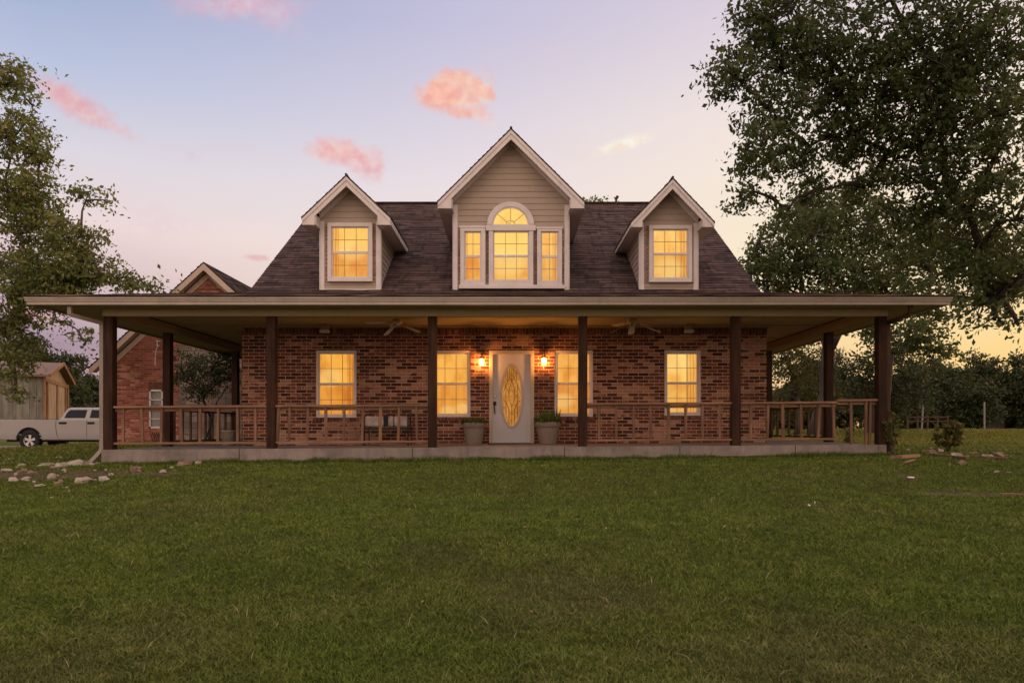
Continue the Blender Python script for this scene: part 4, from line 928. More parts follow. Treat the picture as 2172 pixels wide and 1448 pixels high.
for q in ((x0,x1,z1-.06,z1),(x0,x1,z0,z0+.06),(x0,x0+.05,z0,z1),(x1-.05,x1,z0,z1),(x0,x1,zm-.05,zm+.05),(x0,x1,z0+.3,z0+.33),(x0,x1,z1-.36,z1-.33)): mb.box(q[0], q[1], GD-.02, GD+.04, q[2]+random.uniform(0,.001), q[3])
gwn = G('window', mb, m_trim)
a = M('dark_window_glass', .08, .6); a.col((.12,.12,.11)); mb = MB(); mb.quad((x0,GD+.03,z0),(x1,GD+.03,z0),(x1,GD+.03,z1),(x0,GD+.03,z1)); finish('pane', mb, a.m, gwn)
mb = MB()
for s_ in (-1, 1):
    ext = gC-gL+.42
    e0 = (gC+s_*ext, GD-.45, zap-slp*ext); r0 = (gC, GD-.45, zap); e1 = (e0[0], gB+.3, e0[2]); r1 = (gC, gB+.3, zap)
    a_ = [e0, e1, r0, r1] if s_ > 0 else [e1, e0, r1, r0]; shingle(mb, *a_, seed=30+s_, lip=.02)
G('roof', mb, m_shingle)
mb = MB()
for s_ in (-1, 1):
    ext = gC-gL+.4; poly = [(gC, zap-.03), (gC+s_*ext, zap-.03-slp*ext), (gC+s_*ext, zap-.25-slp*ext), (gC, zap-.25)]; mb.prism(poly, 'y', GD-.43, GD-.40)
    poly = [(gC, zap-.10), (gC+s_*ext, zap-.10-slp*ext), (gC+s_*ext, zap-.14-slp*ext), (gC, zap-.14)]; mb.prism(poly, 'y', GD-.395, GD+.0)
    poly = [(gC, zap-.2), (gC+s_*(ext-.4), zap-.2-slp*(ext-.4)), (gC+s_*(ext-.4), zap-.42-slp*(ext-.4)), (gC, zap-.42)]; mb.prism(poly, 'y', GD-.04, GD-.003)
G('rake_board', mb, m_trim if False else paint('tan_trim_paint', (.55,.42,.33), .3))
mb = MB(); mb.tube([P(333,722,22.9),P(334,735,22.85),P(331,742,22.85),P(329,760,22.9),P(329,775,22.9)], .012, 6); mb.bar(P(330,722,22.9), P(340,724,22.9), .02, .02); mb.bar(P(331,732,22.9), P(339,733,22.9), .02, .02); G('conduit', mb, m_trim)
# ================================================================== shed
SH = thing('timber_shed', 'grey board shed with tan gable end and two tall doors behind the pickup', 'shed', (-26.2, 38, CZ-.7))
sv = Vector((-.42, .907, 0)).normalized(); su = Vector((-sv.y, sv.x, 0)); so = Vector((-26.2, 38, 0)); SW = 7.8; SL = 7.5
sb, se, sr = CZ-.9, CZ+3.05, CZ+3.95
def SP(a, b, z): p = so+su*a+sv*b; return (p.x, p.y, z)       # a along the long side (left), b along the gable end
m_board = wood('grey_board_siding', (.14,.13,.108), (.25,.235,.195), 'z', sc_=.2); m_tanboard = wood('tan_board', (.24,.175,.12), (.38,.29,.20), 'z', sc_=.2); m_orange = wood('orange_timber', (.19,.095,.048), (.31,.175,.095), 'z', sc_=.3)
mb = MB()
nb_ = 24
for k in range(nb_):
    a0, a1 = SL*k/nb_, SL*(k+1)/nb_-.03; 
    mb.quad(SP(a1,-.02,sb), SP(a0,-.02,sb), SP(a0,-.02,se), SP(a1,-.02,se))
mb.quad(SP(SL,0,sb), SP(0,0,sb), SP(0,0,se), SP(SL,0,se)); mb.quad(SP(0,SW,sb), SP(SL,SW,sb), SP(SL,SW,se), SP(0,SW,se)); mb.add([SP(SL,0,sb), SP(SL,0,se), SP(SL,SW/2,sr), SP(SL,SW,se), SP(SL,SW,sb)], [(0,1,2,3,4)])
finish('wall', mb, m_board, SH)
mb = MB(); mb.add([SP(0,0,sb), SP(0,SW,sb), SP(0,SW,se), SP(0,SW/2,sr), SP(0,0,se)], [(0,1,2,3,4)]); finish('gable_wall', mb, m_tanboard, SH)
mb = MB()
for s_ in (0, 1):
    b_e = -.35 if s_ == 0 else SW+.35; ze_ = se-.07
    vs = [SP(-.35,b_e,ze_), SP(SL+.3,b_e,ze_), SP(SL+.3,SW/2,sr+.05), SP(-.35,SW/2,sr+.05)]; lo = [(v_[0],v_[1],v_[2]-.12) for v_ in vs]
    mb.add(vs+lo, [(0,1,2,3),(7,6,5,4),(0,4,5,1),(1,5,6,2),(2,6,7,3),(3,7,4,0)])
finish('roof', mb, simple('brown_sheet_roof', (.17,.10,.07), .7), SH)
mb = MB()
for b_ in (.08, 1.0, SW/2, SW-1.0, SW-.08): mb.bar(SP(-.06,b_,sb), SP(-.06,b_,se-.35 if .1 < b_ < SW-.1 else se), .30, .08, up=tuple(su))
mb.bar(SP(-.06,0,se-.3), SP(-.06,SW,se-.3), .08, .22); mb.bar(SP(-.4,-.35,se-.12), SP(-.4,SW/2,sr), .06, .2); mb.bar(SP(-.4,SW+.35,se-.12), SP(-.4,SW/2,sr), .06, .2)
finish('door_trim', mb, m_orange, SH)
for b0_, b1_ in ((1.2, SW/2-.2), (SW/2+.2, SW-1.2)):
    mb = MB(); mb.add([SP(-.04,b0_,sb), SP(-.04,b1_,sb), SP(-.04,b1_,se-.4), SP(-.04,b0_,se-.4)], [(0,1,2,3)]); finish('door', mb, m_tanboard, SH)
# ================================================================== pickup truck
TD = 27.8; ts = sc(TD)
tz0 = PZ(955.5, TD); tx0 = PX(-6, TD)
truck = thing('pickup_truck', 'silver crew cab pickup truck parked on the driveway in front of the shed', 'pickup truck', (tx0, TD, tz0))
def tp(px, py): return (PX(px, TD)-tx0, PZ(py, TD)-tz0)     # local x, z
m_car = M('silver_car_paint', .32, .5); m_car.col((.27,.25,.24)); m_car.b.inputs['Metallic'].default_value = .25; m_car.b.inputs['Coat Weight'].default_value = .5; m_car = m_car.m
a = M('dark_car_glass', .05, .12); a.col((.012,.016,.022)); m_cg = a.m
Lt = 5.85; Wt = 1.95
wr, wf = tp(61, 0)[0], tp(61, 0)[0]+3.55; wz = .42
def arch(cx, r, n=12): return [(cx+r*math.cos(PI-PI*k/n), max(.40, wz+r*math.sin(PI-PI*k/n))) for k in range(n+1)]
bed = tp(0, 890)[1]; cab0 = tp(121, 0)[0]
sill = .44
low = [(.05, .58), (.12, .46)]+[(wr-.56, sill)]+arch(wr, .53)+[(wr+.56, sill), (wf-.56, sill)]+arch(wf, .53)+[(wf+.56, sill), (Lt-.05, .5), (Lt, .75), (Lt-.04, 1.0), (Lt-.18, 1.08), (cab0+2.42, 1.2), (cab0+2.3, bed), (.06, bed), (.0, 1.1), (.0, .7)]
mb = MB()
for y0_, y1_ in ((0, .09), (Wt-.09, Wt)): mb.prism(low, 'y', y0_, y1_)
mb.box(cab0, cab0+2.4, .09, Wt-.09, .45, bed-.01); mb.box(cab0+2.4, Lt-.1, .09, Wt-.09, .5, 1.1); mb.box(.02, .1, .09, Wt-.09, .62, bed-.02); mb.box(.1, cab0, .09, Wt-.09, .62, .68)
body = finish('body', mb, m_car, truck, bevel=.025, local=True)
roofz = tp(0, 863.5)[1]
c0, c1 = cab0+.03, cab0+2.42
mb = MB()
def ring4(x0_, x1_, y0_, y1_, z): return [(x0_,y0_,z),(x1_,y0_,z),(x1_,y1_,z),(x0_,y1_,z)]
lv = [ring4(c0, c1, .05, Wt-.05, bed-.02), ring4(c0+.04, c1-.1, .07, Wt-.07, bed+.06), ring4(c0+.26, c1-.75, .16, Wt-.16, roofz-.07), ring4(c0+.36, c1-.85, .24, Wt-.24, roofz)]
vs = sum(lv, []); fs = []
for i in range(3):
    for k in range(4): fs.append((i*4+k, i*4+(k+1)%4, (i+1)*4+(k+1)%4, (i+1)*4+k))
fs.append((12,13,14,15)); mb.add(vs, fs); cab = finish('cab', mb, m_car, truck, bevel=.04, local=True)
def cabside(x, z):    # y on the near side of the cab at height z
    t_ = (z-(bed+.06))/((roofz-.07)-(bed+.06)); return .07+t_*.09
def side_glass(poly, name='side_window'):
    m = MB(); vs = [(x, cabside(x, z)-.008, z) for x, z in poly]; m.add(vs, [tuple(range(len(vs)))]); finish(name, m, m_cg, cab, local=True)
    m = MB(); m.add([(x, Wt-cabside(x, z)+.008, z) for x, z in poly], [tuple(range(len(vs)))[::-1]]); finish(name, m, m_cg, cab, local=True)
g0, gt = bed+.075, roofz-.10
q = lambda px: tp(px, 0)[0]
side_glass([(q(134), g0), (q(178), g0), (q(180.5), gt), (q(144), gt), (q(138), gt-.12)]); side_glass([(q(188), g0), (q(188)+1.0, g0), (q(188)+.72, gt-.01), (q(190), gt)])
m = MB(); m.quad((c0+.05,.25,bed+.1),(c0+.05,Wt-.25,bed+.1),(c0+.235,Wt-.3,roofz-.12),(c0+.235,.3,roofz-.12)); finish('rear_window', m, m_cg, cab, local=True)
m = MB(); m.quad((c1-.1,.2,bed+.09),(c1-.1,Wt-.2,bed+.09),(c1-.72,Wt-.3,roofz-.1),(c1-.72,.3,roofz-.1)); finish('windscreen', m, m_cg, cab, local=True)
# seams, trim, handles
m = MB()
sx_ = q(120)
pts = [(sx_-.02, -.004, bed-.02), (sx_-.04, -.004, 1.0), (sx_+.0, -.004, .7), (sx_+.08, -.004, .46)]
for a_, b_ in zip(pts[:-1], pts[1:]): m.bar(a_, b_, .012, .008)
m.bar((q(184), -.003, bed), (q(184), -.003, .47), .01, .008); finish('seam', m, m_black, body, local=True)
m = MB(); m.box(cab0-.7, cab0+2.6, -.012, .02, .50, .545); finish('side_moulding', m, m_car, body, bevel=.006, local=True)
for px, ww in ((133, .3), (193, .28)):
    m = MB(); m.box(q(px)-ww/2, q(px)+ww/2, -.025, .01, tp(0, 897.5)[1]-.03, tp(0, 894.5)[1]); finish('door_handle', m, m_black, body, bevel=.01, local=True)
m = MB(); m.box(-.012, .11, -.02, .12, .95, 1.3); finish('tail_light', m, simple('red_tail_lens', (.3,.16,.16), .2), body, bevel=.02, local=True)
m = MB(); m.box(-.22, .02, .02, Wt-.02, .5, .66); finish('bumper', m, simple('chrome', (.4,.4,.4), .2, .9), truck, bevel=.03, local=True)
m = MB(); m.box(Lt-.02, Lt+.16, .02, Wt-.02, .45, .66); finish('bumper', m, simple('chrome', (.4,.4,.4), .2, .9), truck, bevel=.03, local=True)
m = MB(); m.box(.2, Lt-.3, .25, Wt-.25, .36, .5); m.box(wr-.5,wr+.5,.1,Wt-.1,.5,.95); m.box(wf-.5,wf+.5,.1,Wt-.1,.5,.95); finish('underbody', m, m_black, truck, local=True)
m = MB(); m.box(cab0-.95, cab0-.02, .12, Wt-.12, bed-.03, bed+.02); finish('bed_cover', m, m_black, truck, bevel=.01, local=True)
m_rim = simple('alloy_rim', (.55,.55,.56), .3, .7)
def wheel(x, y, side):
    w = MB(); prof_ = [(.24,0),(.27,.0),(.30,-.012),(.38,-.012),(.41,.01),(.425,.05),(.425,.2),(.41,.24),(.38,.26),(.27,.26),(.24,.25)]
    w.lathe([(r, h if side > 0 else -h) for r, h in prof_], (x, y, wz), 32, axis='y'); t_ = finish('wheel', w, m_black, truck, smooth=True, local=True)
    rm = MB(); s_ = 1 if side > 0 else -1
    rm.lathe([(.25, .0), (.255, s_*.005), (.225, s_*.02), (.215, s_*.12)], (x, y, wz), 32, axis='y'); rm.lathe([(0, s_*.02), (.06, s_*.02), (.075, s_*.035), (.075, s_*.06)], (x, y, wz), 16, axis='y')
    for k in range(5):
        a = 2*PI*k/5+.3; d1 = Vector((math.cos(a), 0, math.sin(a))); d2 = Vector((-math.sin(a), 0, math.cos(a))); c = Vector((x, y+s_*.03, wz))
        vs = [c+d1*.05+d2*.035, c+d1*.05-d2*.035, c+d1*.235-d2*.065, c+d1*.235+d2*.065]; vs2 = [v_+Vector((0, s_*.03, 0)) for v_ in vs]
        rm.add(vs+vs2, [(0,1,2,3),(7,6,5,4),(0,4,5,1),(1,5,6,2),(2,6,7,3),(3,7,4,0)])
    finish('rim', rm, m_rim, t_, local=True)
    dk = MB(); dk.lathe([(0, s_*.11), (.225, s_*.11)], (x, y, wz), 24, axis='y'); finish('brake_disc', dk, m_black, t_, local=True)
for x in (wr, wf): wheel(x, .03, 1); wheel(x, Wt-.03, -1)
# ================================================================== trees
m_bark = wood('rough_bark', (.04,.03,.022), (.12,.092,.072), 'z', sc_=.25); m_bark2 = wood('dark_bark', (.018,.013,.009), (.05,.036,.026), 'z', sc_=.25)
m_leafR = leaf_mat('dark_oak_leaves', (.022,.042,.014), (.052,.080,.026), (.098,.118,.036), .6)
m_leafL = leaf_mat('olive_elm_leaves', (.07,.105,.028), (.155,.19,.050), (.25,.215,.065), .65)
m_leafF = leaf_mat('distant_leaves', (.018,.03,.012), (.035,.052,.018), (.065,.075,.025), .3)
m_leafY = leaf_mat('yellowing_leaves', (.045,.06,.014), (.09,.095,.022), (.17,.13,.03), .4)
def leaves(centers, rad, per, size, rs, flat=1.0, droop=.3):
    """clusters of small pointed leaves; returns verts, count"""
    n = len(centers)*per; c = np.repeat(centers, per, 0); rr = np.repeat(rad, per)
    k_ = len(centers); sdir = rs.normal(0, 1, (k_, 3)); sdir[:, 2] = sdir[:, 2]*.45-droop; sdir /= np.linalg.norm(sdir, axis=1)[:, None]; sd_ = np.repeat(sdir, per, 0)
    off = rs.normal(0, .30, (n, 3)); off[:, 2] *= flat; off += sd_*(rs.random(n)*2.4-1.0)[:, None]*.75; c = c+off*rr[:, None]
    a = rs.normal(0, .75, (n, 3))+sd_*.9; a[:, 2] = a[:, 2]-droop*.5; a /= np.linalg.norm(a, axis=1)[:, None]
    b = rs.normal(0, 1, (n, 3)); b -= a*(a*b).sum(1)[:, None]; b /= np.linalg.norm(b, axis=1)[:, None]; nn = np.cross(a, b)
    s = size*(.55+.9*rs.random(n))[:, None]; wd = .20+.10*rs.random(n)[:, None]
    v = np.empty((n, 4, 3)); v[:, 0] = c-a*s*.5; v[:, 1] = c+b*s*wd+nn*s*.10; v[:, 2] = c+a*s*.5; v[:, 3] = c-b*s*wd+nn*s*.10
    return v.reshape(-1, 3), n
def tree(name, label, cat, base, r0, fork_z, blobs, mat, bark, leaf=.08, per=30, crad=.3, group=None, seed=1, droop=.3, flat=.7, twig=.006, lean=(0,0), limb_k=.55, dens=1.0):
    """blobs: (centre Vector, rx, ry, rz, number of leaves)"""
    rs = np.random.default_rng(seed); rd = random.Random(seed)
    base = Vector(base); T = thing(name, label, cat, base, group)
    tr = MB(); fork = Vector((base.x+lean[0], base.y+lean[1], fork_z))
    kn = [base+Vector((0,0,-.15))]
    for k in range(1, 5):
        q_ = k/4; kn.append(base.lerp(fork, q_)+Vector((rd.uniform(-1,1), rd.uniform(-1,1), 0))*r0*.5*(1 if k < 4 else 0))
    tr.tube(kn, [r0*1.35, r0*1.02, r0*.92, r0*.85, r0*.78], 10)
    allc, allr = [], []
    nodes = [(fork, 0.0)]; 
    for (c, rx, ry, rz, nl) in sorted(blobs, key=lambda b: (Vector(b[0])-fork).length):
        c = Vector(c); s0, dd = min(nodes, key=lambda n_: (n_[0]-c).length+.35*n_[1]); dist = (c-s0).length
        tot = (c-fork).length+.01; mid_ = s0.lerp(c, .5)+Vector((rd.uniform(-1,1), rd.uniform(-1,1), rd.uniform(0,1)))*dist*.13
        p1 = s0.lerp(mid_, .5)+Vector((rd.uniform(-1,1), rd.uniform(-1,1), rd.uniform(-.5,.8)))*dist*.06; p3 = mid_.lerp(c, .5)+Vector((rd.uniform(-1,1), rd.uniform(-1,1), rd.uniform(-.5,.5)))*dist*.06
        ra0 = max(r0*.62/(1+dd*limb_k), twig*2.5); lr = ra0*.75; tr.tube([s0, p1, mid_, p3, c], [ra0, ra0*.82, ra0*.66, ra0*.5, max(ra0*.3, twig*1.5)], 7)
        nodes += [(mid_, dd+dist*.5), (p3, dd+dist*.75), (c, dd+dist)]
        nc = max(3, int(nl*dens)//per); cs = rs.normal(0, 1, (nc, 3)); cs /= np.linalg.norm(cs, axis=1)[:, None]; cs *= (rs.random(nc)**.42)[:, None]
        cs = cs*np.array([rx, ry, rz])+np.array(c); allc.append(cs); allr.append(crad*(.6+.8*rs.random(nc)))
        nb2 = min(nc, 9)
        hubs = []
        for k in range(nb2):
            t_ = Vector(cs[k]); s0_ = mid_.lerp(c, rd.uniform(.3, 1)); m_ = s0_.lerp(t_, .5)+Vector((rd.uniform(-1,1),)*3)*.06*(t_-s0_).length; tr.tube([s0_, m_, t_], [min(lr*.3, .03+twig), min(lr*.2, .02+twig), twig*1.2], 5, False); hubs.append((m_, t_)); 
        for k in range(nb2, min(nc, 110)):
            t_ = Vector(cs[k]); h_ = min(hubs, key=lambda h: (h[0]-t_).length); s0_ = h_[0] if (h_[0]-t_).length < (h_[1]-t_).length else h_[1]
            m_ = s0_.lerp(t_, .5)+Vector((rd.uniform(-1,1), rd.uniform(-1,1), rd.uniform(-1,1)))*.1*(t_-s0_).length; tr.tube([s0_, m_, t_], [twig*2, twig*1.4, twig], 4, False)
    finish('trunk', tr, bark, T, smooth=True)
    cc = np.concatenate(allc); ra = np.concatenate(allr); v, n = leaves(cc, ra, per, leaf, rs, flat, droop); v -= np.array(base)
    rn = np.clip(np.repeat(rs.random(len(cc)), per)*.5+rs.random(n)*.5, 0, 1)
    npmesh('crown', v, np.arange(n*4), np.full(n, 4), mat, rn, T); return T
def B(px, py, d, r, n, rz=None, ry=None): return (P(px, py, d), r, ry or r, rz or r*.8, n)
# big oak on the right, its trunk just outside the picture
Rb = [B(1700,80,9.4,.95,3900), B(1560,160,9.2,.42,700), B(1525,130,9.3,.25,200), B(1640,235,9.3,.5,1000), B(1610,320,9.0,.5,800), B(1590,395,9.0,.28,260), B(1690,330,9.6,.5,900), B(1620,40,9.5,.5,1200),
      B(1800,180,9.6,1.0,3800), B(1930,80,9.2,1.1,4300), B(2090,110,8.8,1.1,4300), B(2140,290,8.6,1.0,2600), B(1990,260,9.3,1.0,3500), B(1880,320,9.8,.7,1700), B(1780,290,9.7,.55,1200),
      B(2010,400,9.4,.75,1700), B(2130,460,8.8,.9,1700), B(1935,470,10,.6,1000), B(2080,530,9.2,.55,650), B(2150,600,8.8,.45,600), B(2105,630,9.2,.3,200), B(2110,680,9,.25,110), B(2160,690,9,.2,70),
      B(1560,440,9.2,.18,90), B(1650,430,9.3,.25,120), B(1660,465,9.5,.3,120), B(1740,400,9.6,.35,300), B(1830,400,9.8,.4,420),
      (Vector((9.2,9.5,6.5)),1.9,1.8,1.5,4500), (Vector((8.6,8.2,8.3)),2.0,2.0,1.4,4000), (Vector((5.2,9.5,8.6)),1.7,1.8,1.2,3500), (Vector((11.5,10.5,7.0)),1.8,1.8,1.8,3000), (Vector((9.5,10.8,7.5)),1.8,1.2,1.8,3000)]
tree('oak_tree', 'large dark leafy oak overhanging the lawn from the right edge', 'tree', (9.8, 10.2, g1(9.8, 10.2)), .34, CZ+2.7, Rb, m_leafR, m_bark2, leaf=.072, per=30, crad=.22, dens=1.12, seed=3, droop=.5, flat=.8, limb_k=.7)
Lb = [B(15,170,19,.75,1500), B(70,225,19,.35,160), B(30,290,19,1.0,2600), B(85,330,19,.5,500), B(20,420,19.5,1.2,3600), B(75,400,19,.6,900), B(80,480,19.5,1.0,2600), B(150,520,19,.8,1700), B(190,405,19,.45,330,.2), B(230,425,19,.3,110,.12),
      B(60,580,20,1.2,3600), B(180,570,19,.75,1500,.5), B(250,590,19,.5,600,.28), B(310,605,19,.42,300,.15), B(345,612,19,.2,90,.1), B(215,500,19,.4,260), B(20,690,20,.9,2200), B(40,640,20,.7,1300), B(20,770,19.5,.6,1100), B(90,590,19,1.0,2600), B(140,600,19,.8,1500,.5), B(32,835,19.5,.28,260),
      B(110,640,19,.5,500,.22), B(120,680,19,.3,130,.18), B(165,700,19,.25,90,.2), B(185,725,19,.15,40,.12),
      (Vector((-17.5,19.5,CZ+8)),2.2,2,2.4,3500), (Vector((-17.5,20,CZ+4.5)),2,2,1.8,3000), (Vector((-20,20,CZ+6)),2,2,2,2500)]
tree('elm_tree', 'tall olive-green elm reaching in from the left edge above the pickup', 'tree', (-17.6, 19.6, g1(-17.6, 19.6)), .3, CZ+2.6, Lb, m_leafL, m_bark, leaf=.12, per=26, crad=.40, dens=.8, seed=5, droop=.35, flat=.6, twig=.008)
# trees behind the right side of the house
def T_(x, y): return (x, y, g1(x, y))
tree('oak_tree', 'broad dense oak with thick grey trunk behind the right porch', 'tree', T_(PX(1735,30), 30), .33, CZ+3.4,
     [B(1700,520,30,2.1,3600), B(1640,590,30,1.3,1500), B(1800,470,31,2.2,3600), B(1900,540,31,2.3,3600), B(1780,590,29,1.9,2600), B(1690,470,31,1.0,800), B(1600,560,31,.8,600), B(1720,430,32,1.2,900), B(1860,630,29,1.5,1500), B(1720,670,31,1.5,1300)],
     m_leafR, m_bark, leaf=.2, per=26, crad=.65, seed=11, flat=.7, lean=(.5,0), twig=.015)
tree('oak_tree', 'wide oak with open hanging branches right of the corner porch post', 'tree', T_(PX(1876,27), 27), .10, CZ+3.0,
     [B(2010,520,27,1.9,2600), B(2110,560,27,1.9,2600), B(1960,640,26,1.3,1300), B(2080,640,27,1.2,900), B(1930,710,25,1.2,700,.6), B(1990,740,25,.9,420,.5), B(2200,560,27,2,1600), B(1850,700,26,.9,420,.5)],
     m_leafR, m_bark, leaf=.18, per=24, crad=.55, seed=13, flat=.6, lean=(.3,0), twig=.014)
tree('mesquite_tree', 'feathery open mesquite seen under the right porch roof beside the wall', 'tree', T_(PX(1690,34), 34), .16, CZ+1.6,
     [B(1680,790,34,1.4,1500), B(1660,740,34,1.3,1000), B(1730,850,35,1.5,1200), B(1660,860,35,1.3,1100), B(1720,760,35,1.2,700)], m_leafY, m_bark, leaf=.16, per=22, crad=.6, seed=15, flat=.6, twig=.012)
tree('mesquite_tree', 'low mesquite with pale bare limbs right of the second side post', 'tree', T_(PX(1850,36), 36), .2, CZ+1.4,
     [B(1820,790,36,1.6,1500), B(1880,760,36,1.5,1200), B(1850,850,37,1.7,1700), B(1920,830,36,1.5,1500), B(1940,770,38,1.6,1100)], m_leafF, m_bark, leaf=.18, per=22, crad=.65, seed=17, flat=.6, twig=.014)
tree('pecan_tree', 'treetop just showing over the roof ridge behind the house', 'tree', T_(PX(1262,36), 36), .3, CZ+7,
     [B(1255,452,36,.9,900), B(1285,470,36,1.2,900), B(1240,480,36,1.0,700), B(1230,520,36,2,900)], m_leafL, m_bark, leaf=.2, per=22, crad=.5, seed=19)
tree('mesquite_tree', 'small leafy mesquite in front of the garage stone facing', 'tree', T_(PX(447,20.6), 20.6), .07, CZ+.35,
     [B(400,770,20.6,.55,900), B(450,785,20.5,.7,1400), B(425,825,20.6,.55,900), B(490,800,20.6,.55,800), B(470,750,20.6,.5,500), B(380,800,20.6,.45,500)], m_leafF, m_bark2, leaf=.075, per=24, crad=.25, seed=21, twig=.006)
# distant trees: three prototypes, copied along the far edge of the field
protos = []
for k, (rr_, hh_) in enumerate(((3.4, 7.4), (4.0, 8.4), (3.0, 6.2))):
    sd_ = random.Random(50+k); bl = []
    for q_ in range(17):
        a = sd_.uniform(0, 2*PI); r_ = rr_*math.sqrt(sd_.random())*.85; z_ = hh_*(.08+.74*sd_.random()*(1-.3*(r_/rr_)**2)); bl.append((Vector((r_*math.cos(a), 300+r_*math.sin(a)*.8, z_)), rr_*.42, rr_*.42, rr_*.34, 800))
    protos.append(tree('broadleaf_tree', 'dark rounded tree standing in the far tree line across the field', 'tree', (0, 300, 0), .22, hh_*.3, bl, m_leafF, m_bark, leaf=.34, per=20, crad=.75, group='trees of the far tree line', seed=60+k, twig=.03))
spots = []
sp_ = random.Random(8)
for px in range(1880, 2420, 36): spots.append((px+sp_.uniform(-14,14), sp_.uniform(66, 84), .80+.20*sp_.random()))
for px in range(1660, 1900, 60): spots.append((px+sp_.uniform(-14,14), sp_.uniform(60, 72), .85))
for px in (120, 165, 205, 240, 60, 20, -60, -130, 300): spots.append((px+sp_.uniform(-8,8), sp_.uniform(62, 70), .68+.15*sp_.random()))
for px in (40, 85, -20): spots.append((px, 56+sp_.uniform(-1,2), 1.12 if px == 40 else 1.0))
used = [False]*3; far_trees = []
for px in (1625, 1675, 1725, 1775, 1820, 1870): spots.append((px+sp_.uniform(-8,8), sp_.uniform(50, 56), .5+.1*sp_.random()))
for i, (px, d, s_) in enumerate(spots):
    k = (i*2+i//3) % 3; o = protos[k] if not used[k] else copy_tree(protos[k]); used[k] = True
    x = PX(px, d); o.location = (x, d, g1(x, d)-.1); o.rotation_euler = (0, 0, i*1.7); o.scale = (s_, s_, s_*(.92+.16*sp_.random()))
    far_trees.append((px, o))
ORD = ['first','second','third','fourth','fifth','sixth','seventh','eighth','ninth','tenth','eleventh','twelfth','thirteenth','fourteenth','fifteenth','sixteenth','seventeenth','eighteenth','nineteenth','twentieth','twenty-first','twenty-second','twenty-third','twenty-fourth','twenty-fifth','twenty-sixth','twenty-seventh','twenty-eighth','twenty-ninth','thirtieth']
for test, gname, txt in ((lambda p: p < 500, 'trees behind the shed', 'dark tree behind the shed and driveway, %s from the left'), (lambda p: 500 <= p < 1880, 'trees behind the right porch', 'dark tree far behind the right porch railing, %s from the left'), (lambda p: p >= 1880, 'trees of the far tree line', 'rounded tree in the tree line across the right field, %s from the left')):
    for k, (p_, o) in enumerate(sorted([t_ for t_ in far_trees if test(t_[0])], key=lambda t_: t_[0])): o['label'] = txt % ORD[k]; o['group'] = gname
# ------------------------------------------------------------------ shrubs on the right
def shrub(name, label, x, y, h, rad, n, leaf, mat, seed, stems=7):
    rs = np.random.default_rng(seed); rd = random.Random(seed); z = g1(x, y); T = thing(name, label, 'shrub', (x, y, z)); st = MB(); cs = []
    for k in range(stems):
        a = rd.uniform(0, 2*PI); tip = Vector((x+rad*.8*math.cos(a)*rd.uniform(.3,1), y+rad*.8*math.sin(a)*rd.uniform(.3,1), z+h*rd.uniform(.6,1)))
        b_ = Vector((x, y, z)); mid_ = b_.lerp(tip, .5)+Vector((0,0,h*.1)); st.tube([b_, mid_, tip], [.013,.009,.004], 5, False)
        for q_ in (.45,.65,.85,1): cs.append(b_.lerp(tip, q_)+Vector((rd.uniform(-1,1), rd.uniform(-1,1), rd.uniform(-.5,.5)))*rad*.22)
    finish('stems', st, m_bark, T); cc = np.array(cs); per = n//len(cc); v, nn = leaves(cc, np.full(len(cc), rad*.33), per, leaf, rs, .8, .1); v -= np.array((x, y, z))
    npmesh('foliage', v, np.arange(nn*4), np.full(nn, 4), mat, rs.random(nn), T)
shrub('shrub', 'low leafy green bush among the rubble right of the porch', PX(2012, 14.6), 14.6, .62, .38, 1100, .10, m_leafY, 31, 10)
shrub('shrub', 'straggly sapling growing against the right corner post', PX(1892, 13.0), 13.0, .85, .24, 200, .10, m_leafY, 33, 7)
shrub('shrub', 'thin weedy shrub inside the last gap of the right railing', PX(1836, 13.9), 14.6, .75, .2, 160, .08, m_leafY, 35, 6)
# ================================================================== rocks and rubble
m_rock = paint('pale_limestone', (.33,.28,.225), .8, .9, 7); m_rock2 = paint('brown_limestone', (.20,.135,.095), .8, .9, 7)
def rock(px, py, w, h, label, group, seed, mat=None, name='rock'):
    """px,py = image foot of the stone; find where that ray meets the ground"""
    d = 10.0
    for _ in range(40):
        z = g1(PX(px, d), d)-CZ; d = .5*d+.5*min(40, F*(-z)/max(py-HY, 4))
    x = PX(px, d); W_ = w*1.05/sc(d); H_ = h*1.1/sc(d); r = random.Random(seed); z = g1(x, d)
    bm_v = []; fs = []; n1, n2 = 7, 4
    for i in range(n2+1):
        ph = PI*i/n2
        for k in range(n1):
            t_ = 2*PI*k/n1; rr_ = 1+r.uniform(-.34,.3); bm_v.append((W_/2*rr_*math.sin(ph)*math.cos(t_), W_*.36*rr_*math.sin(ph)*math.sin(t_), H_*(.22+.6*rr_*math.cos(ph))))
    top, bot = bm_v[0], bm_v[-n1]
    for k in range(n1): bm_v[k] = top; bm_v[-n1+k] = bot
    for i in range(n2):
        for k in range(n1): fs.append((i*n1+k, (i+1)*n1+k, (i+1)*n1+(k+1)%n1, i*n1+(k+1)%n1))
    m = MB(); m.add(bm_v, fs); o = finish(name, m, mat or m_rock); o.location = (x, d, z); o.rotation_euler = (r.uniform(-.15,.15), r.uniform(-.15,.15), r.uniform(-.5,.5)); tag(o, label, 'rock', group); return o
